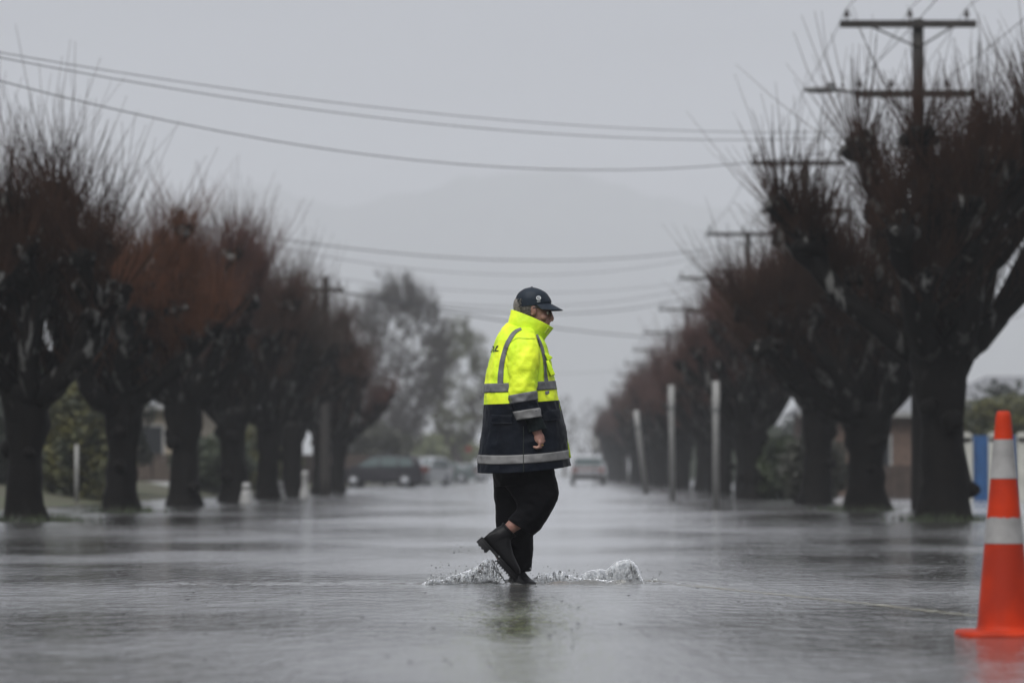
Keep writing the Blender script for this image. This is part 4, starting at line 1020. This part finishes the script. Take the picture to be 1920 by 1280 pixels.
# finger ring
for pt, in ((ring_pt[(-1, 1)],),):
    rg = MB(); rg.tube([pt + Vector((.001, -.0006, .0026)), pt + Vector((-.001, .0006, -.0026))], .0140, 16); rg.build('finger_ring', M_gold, person)
# eyes
for s in (-1, 1):
    e_ = MB(); e_.ball(Q(1025.6, 586.5, s * .030), .0115, 16, 12); eo = e_.build('eye', M_iris, person)
    e_ = MB(); e_.ball(Q(1029.0, 586.7, s * .0305), (.0035, .005, .005), 10, 8); e_.build('pupil', M_text, eo)

# --- hair: cropped sides and a tuft behind
hr = MB(); hr.ball(Q(994.5, 574), (.1025, .080, .100), 40, 28)
keep = []
for f in hr.f:
    c = sum((Vector(hr.v[i]) for i in f), Vector()) / len(f); px = c.x * S + 975; py = 1094 - c.z * S
    if (px < 996 + 6 * noise.noise(c * 60) and 560 < py < 603) or (px < 1012 and 560 < py < 577): keep.append(f)
hr.f = keep; hr.m = [0] * len(keep); ho = hr.build('hair', M_hair, person)
tf = MB(); rd = random.Random(9)
for i in range(420):
    s = rd.uniform(-1, 1); px = 966 + abs(s) * 10 + rd.uniform(0, 4); py = rd.uniform(561, 577)
    p = Q(px, py, s * .072); d = Vector((-rd.uniform(.4, 1), s * .6, rd.uniform(-1.2, .2))).normalized(); ln = rd.uniform(.008, .017)
    tf.tube([p, p + d * ln * .5, p + d * ln + Vector((0, 0, -.004))], [.0016, .0014, .0006], 4)
for i in range(300):
    s = rd.choice((-1, 1)); px = rd.uniform(975, 996); py = rd.uniform(574, 590)
    u = ((px - 994) / S) / .104; v_ = ((1094 - py) / S - (1094 - 573) / S) / .108
    if u * u + v_ * v_ < 1:
        p = Q(px, py, s * .082 * math.sqrt(1 - u * u - v_ * v_)); d = Vector((-.8, s * .35, -.7)).normalized()
        tf.tube([p, p + d * .009], [.0012, .0006], 3)
tf.build('hair_tuft', M_hair, ho)
# --- cap
KR = [(964.5, 577.5, 1033, 570, 0, .088, 0), (965.5, 570, 1034, 565, 0, .090, 0), (967, 559, 1030.5, 557.5, 0, .089, 0), (972, 549.5, 1024, 549, 0, .078, 0), (981, 542.5, 1013, 542.5, 0, .053, 0), (990, 539.3, 1004, 539.5, 0, .026, 0), (995.5, 538.6, 998.5, 538.6, 0, .004, 0)]
KF = surf(KR, .0022, 2.05, 31)
cap = loft(KF, 0, 6, 36, 64, 'cap', M_cap, person, 0, .003)
bt = MB(); bt.ball(Q(997, 538.6), (.008, .008, .005), 12, 8); bt.build('cap_button', M_cap, cap)
br = MB(); na = 28; nr = 10
for j in range(nr + 1):
    for i in range(na + 1):
        a = R(-78 + 156 * i / na); t = j / nr
        base = KF(a, .35, -.002, 0); L0 = .072 * max(0, math.cos(a * .98)) ** .55
        p = base + Vector((math.cos(a * .35) * L0 * t, math.sin(a) * .012 * t, -.033 * t * max(0, math.cos(a)) - .006 * t - .016 * (math.sin(a) ** 2) * t))
        br.v.append(p)
b0 = len(br.v); br.v += [tuple(Vector(p) - Vector((0, 0, .0035))) for p in br.v]; br.v = [tuple(p) for p in br.v]; cc_ = na + 1
for j in range(nr):
    for i in range(na):
        f = (j * cc_ + i, (j + 1) * cc_ + i, (j + 1) * cc_ + i + 1, j * cc_ + i + 1); br.f.append(f); br.f.append(tuple(b0 + x for x in reversed(f))); br.m += [0, 0]
for i in range(na): br.f.append((nr * cc_ + i, b0 + nr * cc_ + i, b0 + nr * cc_ + i + 1, nr * cc_ + i + 1)); br.m.append(0)
br.build('cap_brim', M_cap, cap)
KB = bvh_of(cap)
def capring(cx, cy, r, wpx, name):
    m = MB(); n = 24
    for k in range(n):
        for rr2 in (r, r - wpx):
            a = 2 * math.pi * k / n; p = project(cx + rr2 * math.cos(a), cy + rr2 * .9 * math.sin(a), -1, KB, .0022); m.v.append(tuple(p))
    for k in range(n): k2 = (k + 1) % n; m.f.append((2 * k, 2 * k2, 2 * k2 + 1, 2 * k + 1)); m.m.append(0)
    return m
m_ = capring(1009.8, 559.8, 4.4, 1.2, '')
for (x0_, y0_, x1_, y1_, wd_) in ((1007, 561, 1012.8, 558, 1.3), (1007.6, 558.2, 1011, 557.4, .8), (1008.2, 562.6, 1012, 561.6, .8), (1006.8, 566.2, 1013.2, 565.6, .9)):
    P_ = [project(x0_, y0_, -1, KB, .0022), project(x1_, y1_, -1, KB, .0022), project(x1_, y1_ + wd_, -1, KB, .0022), project(x0_, y0_ + wd_, -1, KB, .0022)]
    m_.add(P_, [(0, 1, 2, 3)])
m_.build('cap_emblem', M_logo, cap, smooth=False)
# --- spectacles
gl = MB()
for s in (-1, 1):
    gl.tube([Q(999, 577.5, s * .090), Q(1006, 577.5, s * .086), Q(1018, 581, s * .079), Q(1033, 586, s * .062)], .003, 6)
    ring = [Q(1033, 588.5, s * .032) + Vector((.004 * math.cos(a) * 0 - .008 * math.sin(a) * s * math.cos(a) * 0, .024 * math.cos(a), .0165 * math.sin(a))) for a in [i * math.pi / 10 for i in range(21)]]
    gl.tube(ring, .0022, 6, cap=False)
gl.tube([Q(1034, 586.5, -.009), Q(1034.6, 585.8, 0), Q(1034, 586.5, .009)], .0014, 6)
go = gl.build('spectacles', M_frame, person)
M_lens = bpy.data.materials.new('lens'); M_lens.use_nodes = True
b_ = M_lens.node_tree.nodes['Principled BSDF']; b_.inputs['Base Color'].default_value = (.9, .92, .93, 1); b_.inputs['Roughness'].default_value = .03; b_.inputs['Transmission Weight'].default_value = .9; b_.inputs['IOR'].default_value = 1.2
for s in (-1, 1):
    l_ = MB(); l_.ball(Q(1033, 588.5, s * .032), (.0016, .0235, .016), 16, 10); l_.build('lens', M_lens, go)

# --- trousers
tl = MB()
def add_surf(rings, seed, nv=40, na=40, v0=0, v1=None):
    F = surf(rings, .0075, 2.1, seed, 1.3); v1 = v1 or F.n - 1
    b = len(tl.v)
    for j in range(nv + 1):
        for i in range(na): tl.v.append(tuple(F(2 * math.pi * i / na, v0 + (v1 - v0) * j / nv)))
    for j in range(nv):
        for i in range(na): i2 = (i + 1) % na; tl.f.append((b + j * na + i, b + j * na + i2, b + (j + 1) * na + i2, b + (j + 1) * na + i)); tl.m.append(0)
    tl.f.append(tuple(b + i for i in reversed(range(na)))); tl.f.append(tuple(b + nv * na + i for i in range(na))); tl.m += [0, 0]
add_surf([(928, 855, 1030, 855, 0, .20, 0), (925, 875, 1036, 875, 0, .20, 0), (925, 895, 1036, 892, 0, .195, 0), (928, 912, 1030, 905, .0, .18, 0)], 41, 16, 56)
add_surf([(925, 890, 1005, 890, .095, .095, 0), (927, 932, 1003, 932, .095, .092, 0), (930.5, 985, 1002, 985, .092, .085, 0), (938, 1008, 999, 1008, .09, .08, 0), (947, 1031, 998.8, 1031, .09, .076, 0), (954, 1052, 995.5, 1050, .09, .07, 0), (957, 1074, 993.5, 1071, .09, .070, 0)], 43)
add_surf([(935, 880, 1037, 872, -.09, .10, 0), (942, 903, 1042, 893, -.09, .095, 0), (958, 925, 1046, 913, -.09, .09, 0), (970, 943, 1047.5, 928, -.09, .085, 0), (970, 954, 1042, 944, -.09, .08, 0), (962, 962, 1026, 973, -.09, .075, 0), (956, 969, 1010, 995, -.09, .068, 0), (954, 974, 999, 1003, -.09, .062, 0)], 47)
trs = tl.build('trousers', M_black, person); remesh(trs, .006, 3)
# --- boots
def boot(name, M4, seedx):
    """local frame: heel at x=0, toe at +x .30, sole at z=0"""
    b = MB()
    st = [(.0, .030, .085, 0), (.02, .037, .13, 0), (.06, .041, .165, 0), (.10, .043, .155, 0), (.14, .045, .125, 0), (.19, .049, .098, 0), (.24, .048, .082, 0), (.28, .038, .070, 0), (.302, .020, .052, 0)]
    n = 20
    for j, (x, hw, zt, _) in enumerate(st):
        for k in range(n):
            a = 2 * math.pi * k / n; cx = math.cos(a); sz = math.sin(a)
            b.v.append((x, math.copysign(abs(cx) ** .8, cx) * hw, .022 + (zt - .022) * (.5 + .5 * math.copysign(abs(sz) ** .8, sz))))
    for j in range(len(st) - 1):
        for k in range(n): k2 = (k + 1) % n; b.f.append((j * n + k, j * n + k2, (j + 1) * n + k2, (j + 1) * n + k)); b.m.append(0)
    b.f.append(tuple(reversed(range(n)))); b.f.append(tuple((len(st) - 1) * n + k for k in range(n))); b.m += [0, 0]
    b.tube([(.052, 0, .06), (.06, 0, .11), (.066, 0, .14), (.066, 0, .158), (.066, 0, .174)], [.046, .052, .049, .047, .048], 20, sq=(1.1, .86), up=Vector((1, 0, 0)))
    b.v = [tuple(M4 @ Vector(p)) for p in b.v]
    o = b.build(name, M_boot, person); remesh(o, .004, 3)
    s = MB(); outl = []
    for i in range(40):
        t = 2 * math.pi * i / 40; x = .15 + .163 * math.cos(t); hw = .047 if x > .12 else .040
        hw = hw - .008 * math.exp(-((x - .12) / .04) ** 2); outl.append((x, hw * math.copysign(abs(math.sin(t)) ** .75, math.sin(t))))
    def slab(pts, z0, z1):
        k = len(pts); s.add([(x, y, z0) for x, y in pts] + [(x, y, z1) for x, y in pts], [tuple(reversed(range(k))), tuple(range(k, 2 * k))] + [(i, (i + 1) % k, k + (i + 1) % k, k + i) for i in range(k)])
    slab(outl, .012, .030)
    heel = [(max(-.012, min(x, .088)), y * 1.0) for x, y in outl if x < .09]; heel = [p for p in outl if p[0] < .088]
    hs_ = sorted([p for p in heel if p[1] >= 0], key=lambda p: -p[0]) + sorted([p for p in heel if p[1] < 0], key=lambda p: p[0])
    slab(hs_, -.016, .0115)
    toe = [(x, y) for x, y in outl if x > .13]
    slab([p for p in toe], -.004, .0115)
    for i in range(8):
        s.box((.15 + i * .019, 0, -.008), (.009, .07 - max(0, i - 4) * .01, .008))
    for i in range(3): s.box((.015 + i * .025, 0, -.019), (.012, .06, .006))
    s.v = [tuple(M4 @ Vector(p)) for p in s.v]
    so_ = s.build('sole', M_sole, o, smooth=False)
    c = MB(); c.tube([(.066, 0, .166), (.066, 0, .180)], .0505, 20, sq=(1.1, .86), up=Vector((1, 0, 0))); c.v = [tuple(M4 @ Vector(p)) for p in c.v]; c.build('boot_collar', M_boot, o)
    return o
ang = math.atan2(76, 69)
Mx = Matrix.Translation(q_(900, 1014, -.09)) @ Matrix.Rotation(ang, 4, 'Y')
boot('boot', Mx, 1)
Mx2 = Matrix.Translation(q_(961, 1094 + 16, .14)) @ Matrix.Rotation(R(-64), 4, 'Z') @ Matrix.Scale(.94, 4)
boot('boot', Mx2, 2)

# ================================================================ SPLASH
def splash_mat(foam, bd_, ro=.12):
    m = bpy.data.materials.new('splash_water'); m.use_nodes = True; n = m.node_tree.nodes; l = m.node_tree.links
    b = n['Principled BSDF']; b.inputs['Base Color'].default_value = (.74, .755, .76, 1); b.inputs['Roughness'].default_value = ro; b.inputs['IOR'].default_value = 1.33; b.inputs['Transmission Weight'].default_value = 1
    t = n.new('ShaderNodeTexCoord'); x = n.new('ShaderNodeTexNoise'); x.inputs['Scale'].default_value = 28; x.inputs['Detail'].default_value = 4; l.new(t.outputs['Object'], x.inputs['Vector'])
    u = n.new('ShaderNodeBump'); u.inputs['Strength'].default_value = .9; u.inputs['Distance'].default_value = bd_; l.new(x.outputs[0], u.inputs['Height']); l.new(u.outputs[0], b.inputs['Normal'])
    # aerated white water
    d = n.new('ShaderNodeBsdfPrincipled'); d.inputs['Base Color'].default_value = (.75, .77, .78, 1); d.inputs['Roughness'].default_value = .35; l.new(u.outputs[0], d.inputs['Normal'])
    y = n.new('ShaderNodeTexNoise'); y.inputs['Scale'].default_value = 45; y.inputs['Detail'].default_value = 5; l.new(t.outputs['Object'], y.inputs['Vector'])
    r = n.new('ShaderNodeMapRange'); r.inputs[1].default_value = .45; r.inputs[2].default_value = .62; r.inputs[3].default_value = 0; r.inputs[4].default_value = foam; l.new(y.outputs[0], r.inputs[0])
    mi = n.new('ShaderNodeMixShader'); l.new(r.outputs[0], mi.inputs[0]); l.new(b.outputs[0], mi.inputs[1]); l.new(d.outputs[0], mi.inputs[2]); l.new(mi.outputs[0], n['Material Output'].inputs[0])
    return m
M_spl = splash_mat(.22, .004); M_spl2 = splash_mat(.3, .0015, .22)
def sheet(outline, yc, name, label, seed, thick=.03, lean=.0, base=1094, rough=1.0, M=None):
    """crest: list of (px, py) along the top edge; builds a closed lumpy body of water from the surface up to it"""
    rd = random.Random(seed); m = MB(); nu = 130; nv = 16; A = [list(map(float, p)) for p in outline]
    vs = []
    for i in range(nu + 1):
        px, py = cr_interp(A, (len(A) - 1) * i / nu); H = max(.004, (base - py) / S); x = (px - 975) / S
        H *= 1 + rough * .16 * noise.noise(Vector((x * 30, seed, 0))) + rough * .22 * noise.noise(Vector((x * 90, seed, 0)))
        for j in range(nv + 1):
            t = j / nv; an = math.pi * t         # front foot -> crest -> back foot
            yy = -math.cos(an) * (thick * (.5 + 2.0 * H)); zz = H * math.sin(an) ** .8 - .006
            p = Vector((x + lean * zz, yy, zz)); k = .010 * rough * min(1, H * 14)
            p += Vector((0, noise.noise(p * 28 + Vector((seed, 0, 0))) * k * 1.6, noise.noise(p * 34 + Vector((0, seed, 0))) * k))
            vs.append(p + PL + Vector((0, yc, 0)))
    fs = []
    for i in range(nu):
        for j in range(nv):
            a = i * (nv + 1) + j
            if rough > .5 and abs(j - nv / 2) < nv * .33 and noise.noise(Vector((i * .33, j * .5, seed))) > .12: continue
            fs.append((a, a + 1, a + nv + 2, a + nv + 1))
    fs += [tuple(range(nv + 1)), tuple(reversed(range(nu * (nv + 1), (nu + 1) * (nv + 1))))]
    fs += [(i * (nv + 1) + nv, i * (nv + 1), (i + 1) * (nv + 1), (i + 1) * (nv + 1) + nv) for i in range(nu)]
    m.add(vs, fs); o = m.build(name, M or M_spl); tag(o, label, 'splash', kind='stuff'); return o
sheet([(790, 1092), (806, 1084), (815, 1082), (830, 1083), (850, 1074), (872, 1068), (890, 1060), (905, 1050), (917, 1043), (928, 1052), (940, 1072), (950, 1088)], -.09, 'splash', 'foamy spray of water trailing behind the lifted boot', 2, .03, rough=.7)
sheet([(985, 1091), (1000, 1080), (1012, 1076), (1030, 1071), (1045, 1066), (1060, 1070), (1075, 1078), (1100, 1082), (1125, 1083), (1150, 1086), (1180, 1089)], .0, 'splash', 'broken white water just ahead of the standing foot', 5, .035, rough=.7)
sheet([(1080, 1089), (1095, 1073), (1112, 1067), (1130, 1065), (1140, 1065), (1150, 1058), (1163, 1050), (1178, 1047), (1190, 1048), (1200, 1060), (1204, 1078), (1208, 1090)], .05, 'splash', 'smooth dome-shaped wave thrown up ahead of the walker', 9, .035, -.15, rough=.25, M=M_spl2)
dr = MB(); rd = random.Random(12)
for i in range(760):
    if i % 2 == 0 and i > 140: px = rd.uniform(798, 945); py = 1092 - (px - 798) * .33 * rd.random() - abs(rd.gauss(0, 3)); yy = rd.gauss(-.09, .05)
    elif i < 120: px = rd.uniform(795, 920); py = 1092 - abs(rd.gauss(0, .35)) * (8 + (px - 795) * .36) - rd.uniform(0, 30) * (rd.random() < .35); yy = rd.gauss(-.09, .05)
    elif i < 135: px = rd.uniform(818, 885); py = 1084 - (px - 795) * rd.uniform(.5, 1.1); yy = -.09
    else: px = rd.uniform(990, 1240); py = 1092 - abs(rd.gauss(0, 12)); yy = rd.gauss(0, .05)
    r0 = rd.choice((.0012, .0018, .0025, .0035, .005)); dr.ball(PL + Vector(((px - 975) / S, yy, (1094 - py) / S)), (r0, r0, r0 * rd.uniform(1, 1.5)), 8, 6)
tag(dr.build('water_drops', splash_mat(.85, .001, .2)), 'loose drops of water flying around the boots', 'drops', kind='stuff')

fl = MB(); rd = random.Random(77)
for i in range(170):
    px = rd.uniform(350, 1850); py = rd.uniform(1098, 1250); X, Y = gp(px, py); s = rd.uniform(.004, .016); a = rd.uniform(0, 6.28); z = wave(X, Y) + .0025
    c, q = math.cos(a), math.sin(a)
    fl.add([(X + c * s, Y + q * s, z + s * .35), (X - q * s * .5, Y + c * s * .5, z), (X - c * s, Y - q * s, z + s * .2), (X + q * s * .5, Y - c * s * .5, z)], [(0, 1, 2, 3)])
tag(fl.build('floating_leaves', M_seam, smooth=False), 'small dark leaves and bits floating on the flood water', 'leaves', kind='stuff')
# ================================================================ RAIN HAZE
hz = MB(); hz.box((0, 3565, 284), (4000, 7230, 572)); ho_ = hz.build('haze', None, smooth=False) if False else None
me = hz.mesh('haze', bpy.data.materials.new('haze'), False); ho_ = bpy.data.objects.new('haze', me); C.objects.link(ho_)
hm = me.materials[0]; hm.use_nodes = True; n = hm.node_tree.nodes; n.clear()
o_ = n.new('ShaderNodeOutputMaterial'); pv = n.new('ShaderNodeVolumePrincipled'); pv.inputs['Color'].default_value = (.93, .95, 1, 1); pv.inputs['Density'].default_value = .0004
hm.node_tree.links.new(pv.outputs[0], o_.inputs['Volume'])
tag(ho_, 'rain haze filling the street', 'haze', kind='stuff')
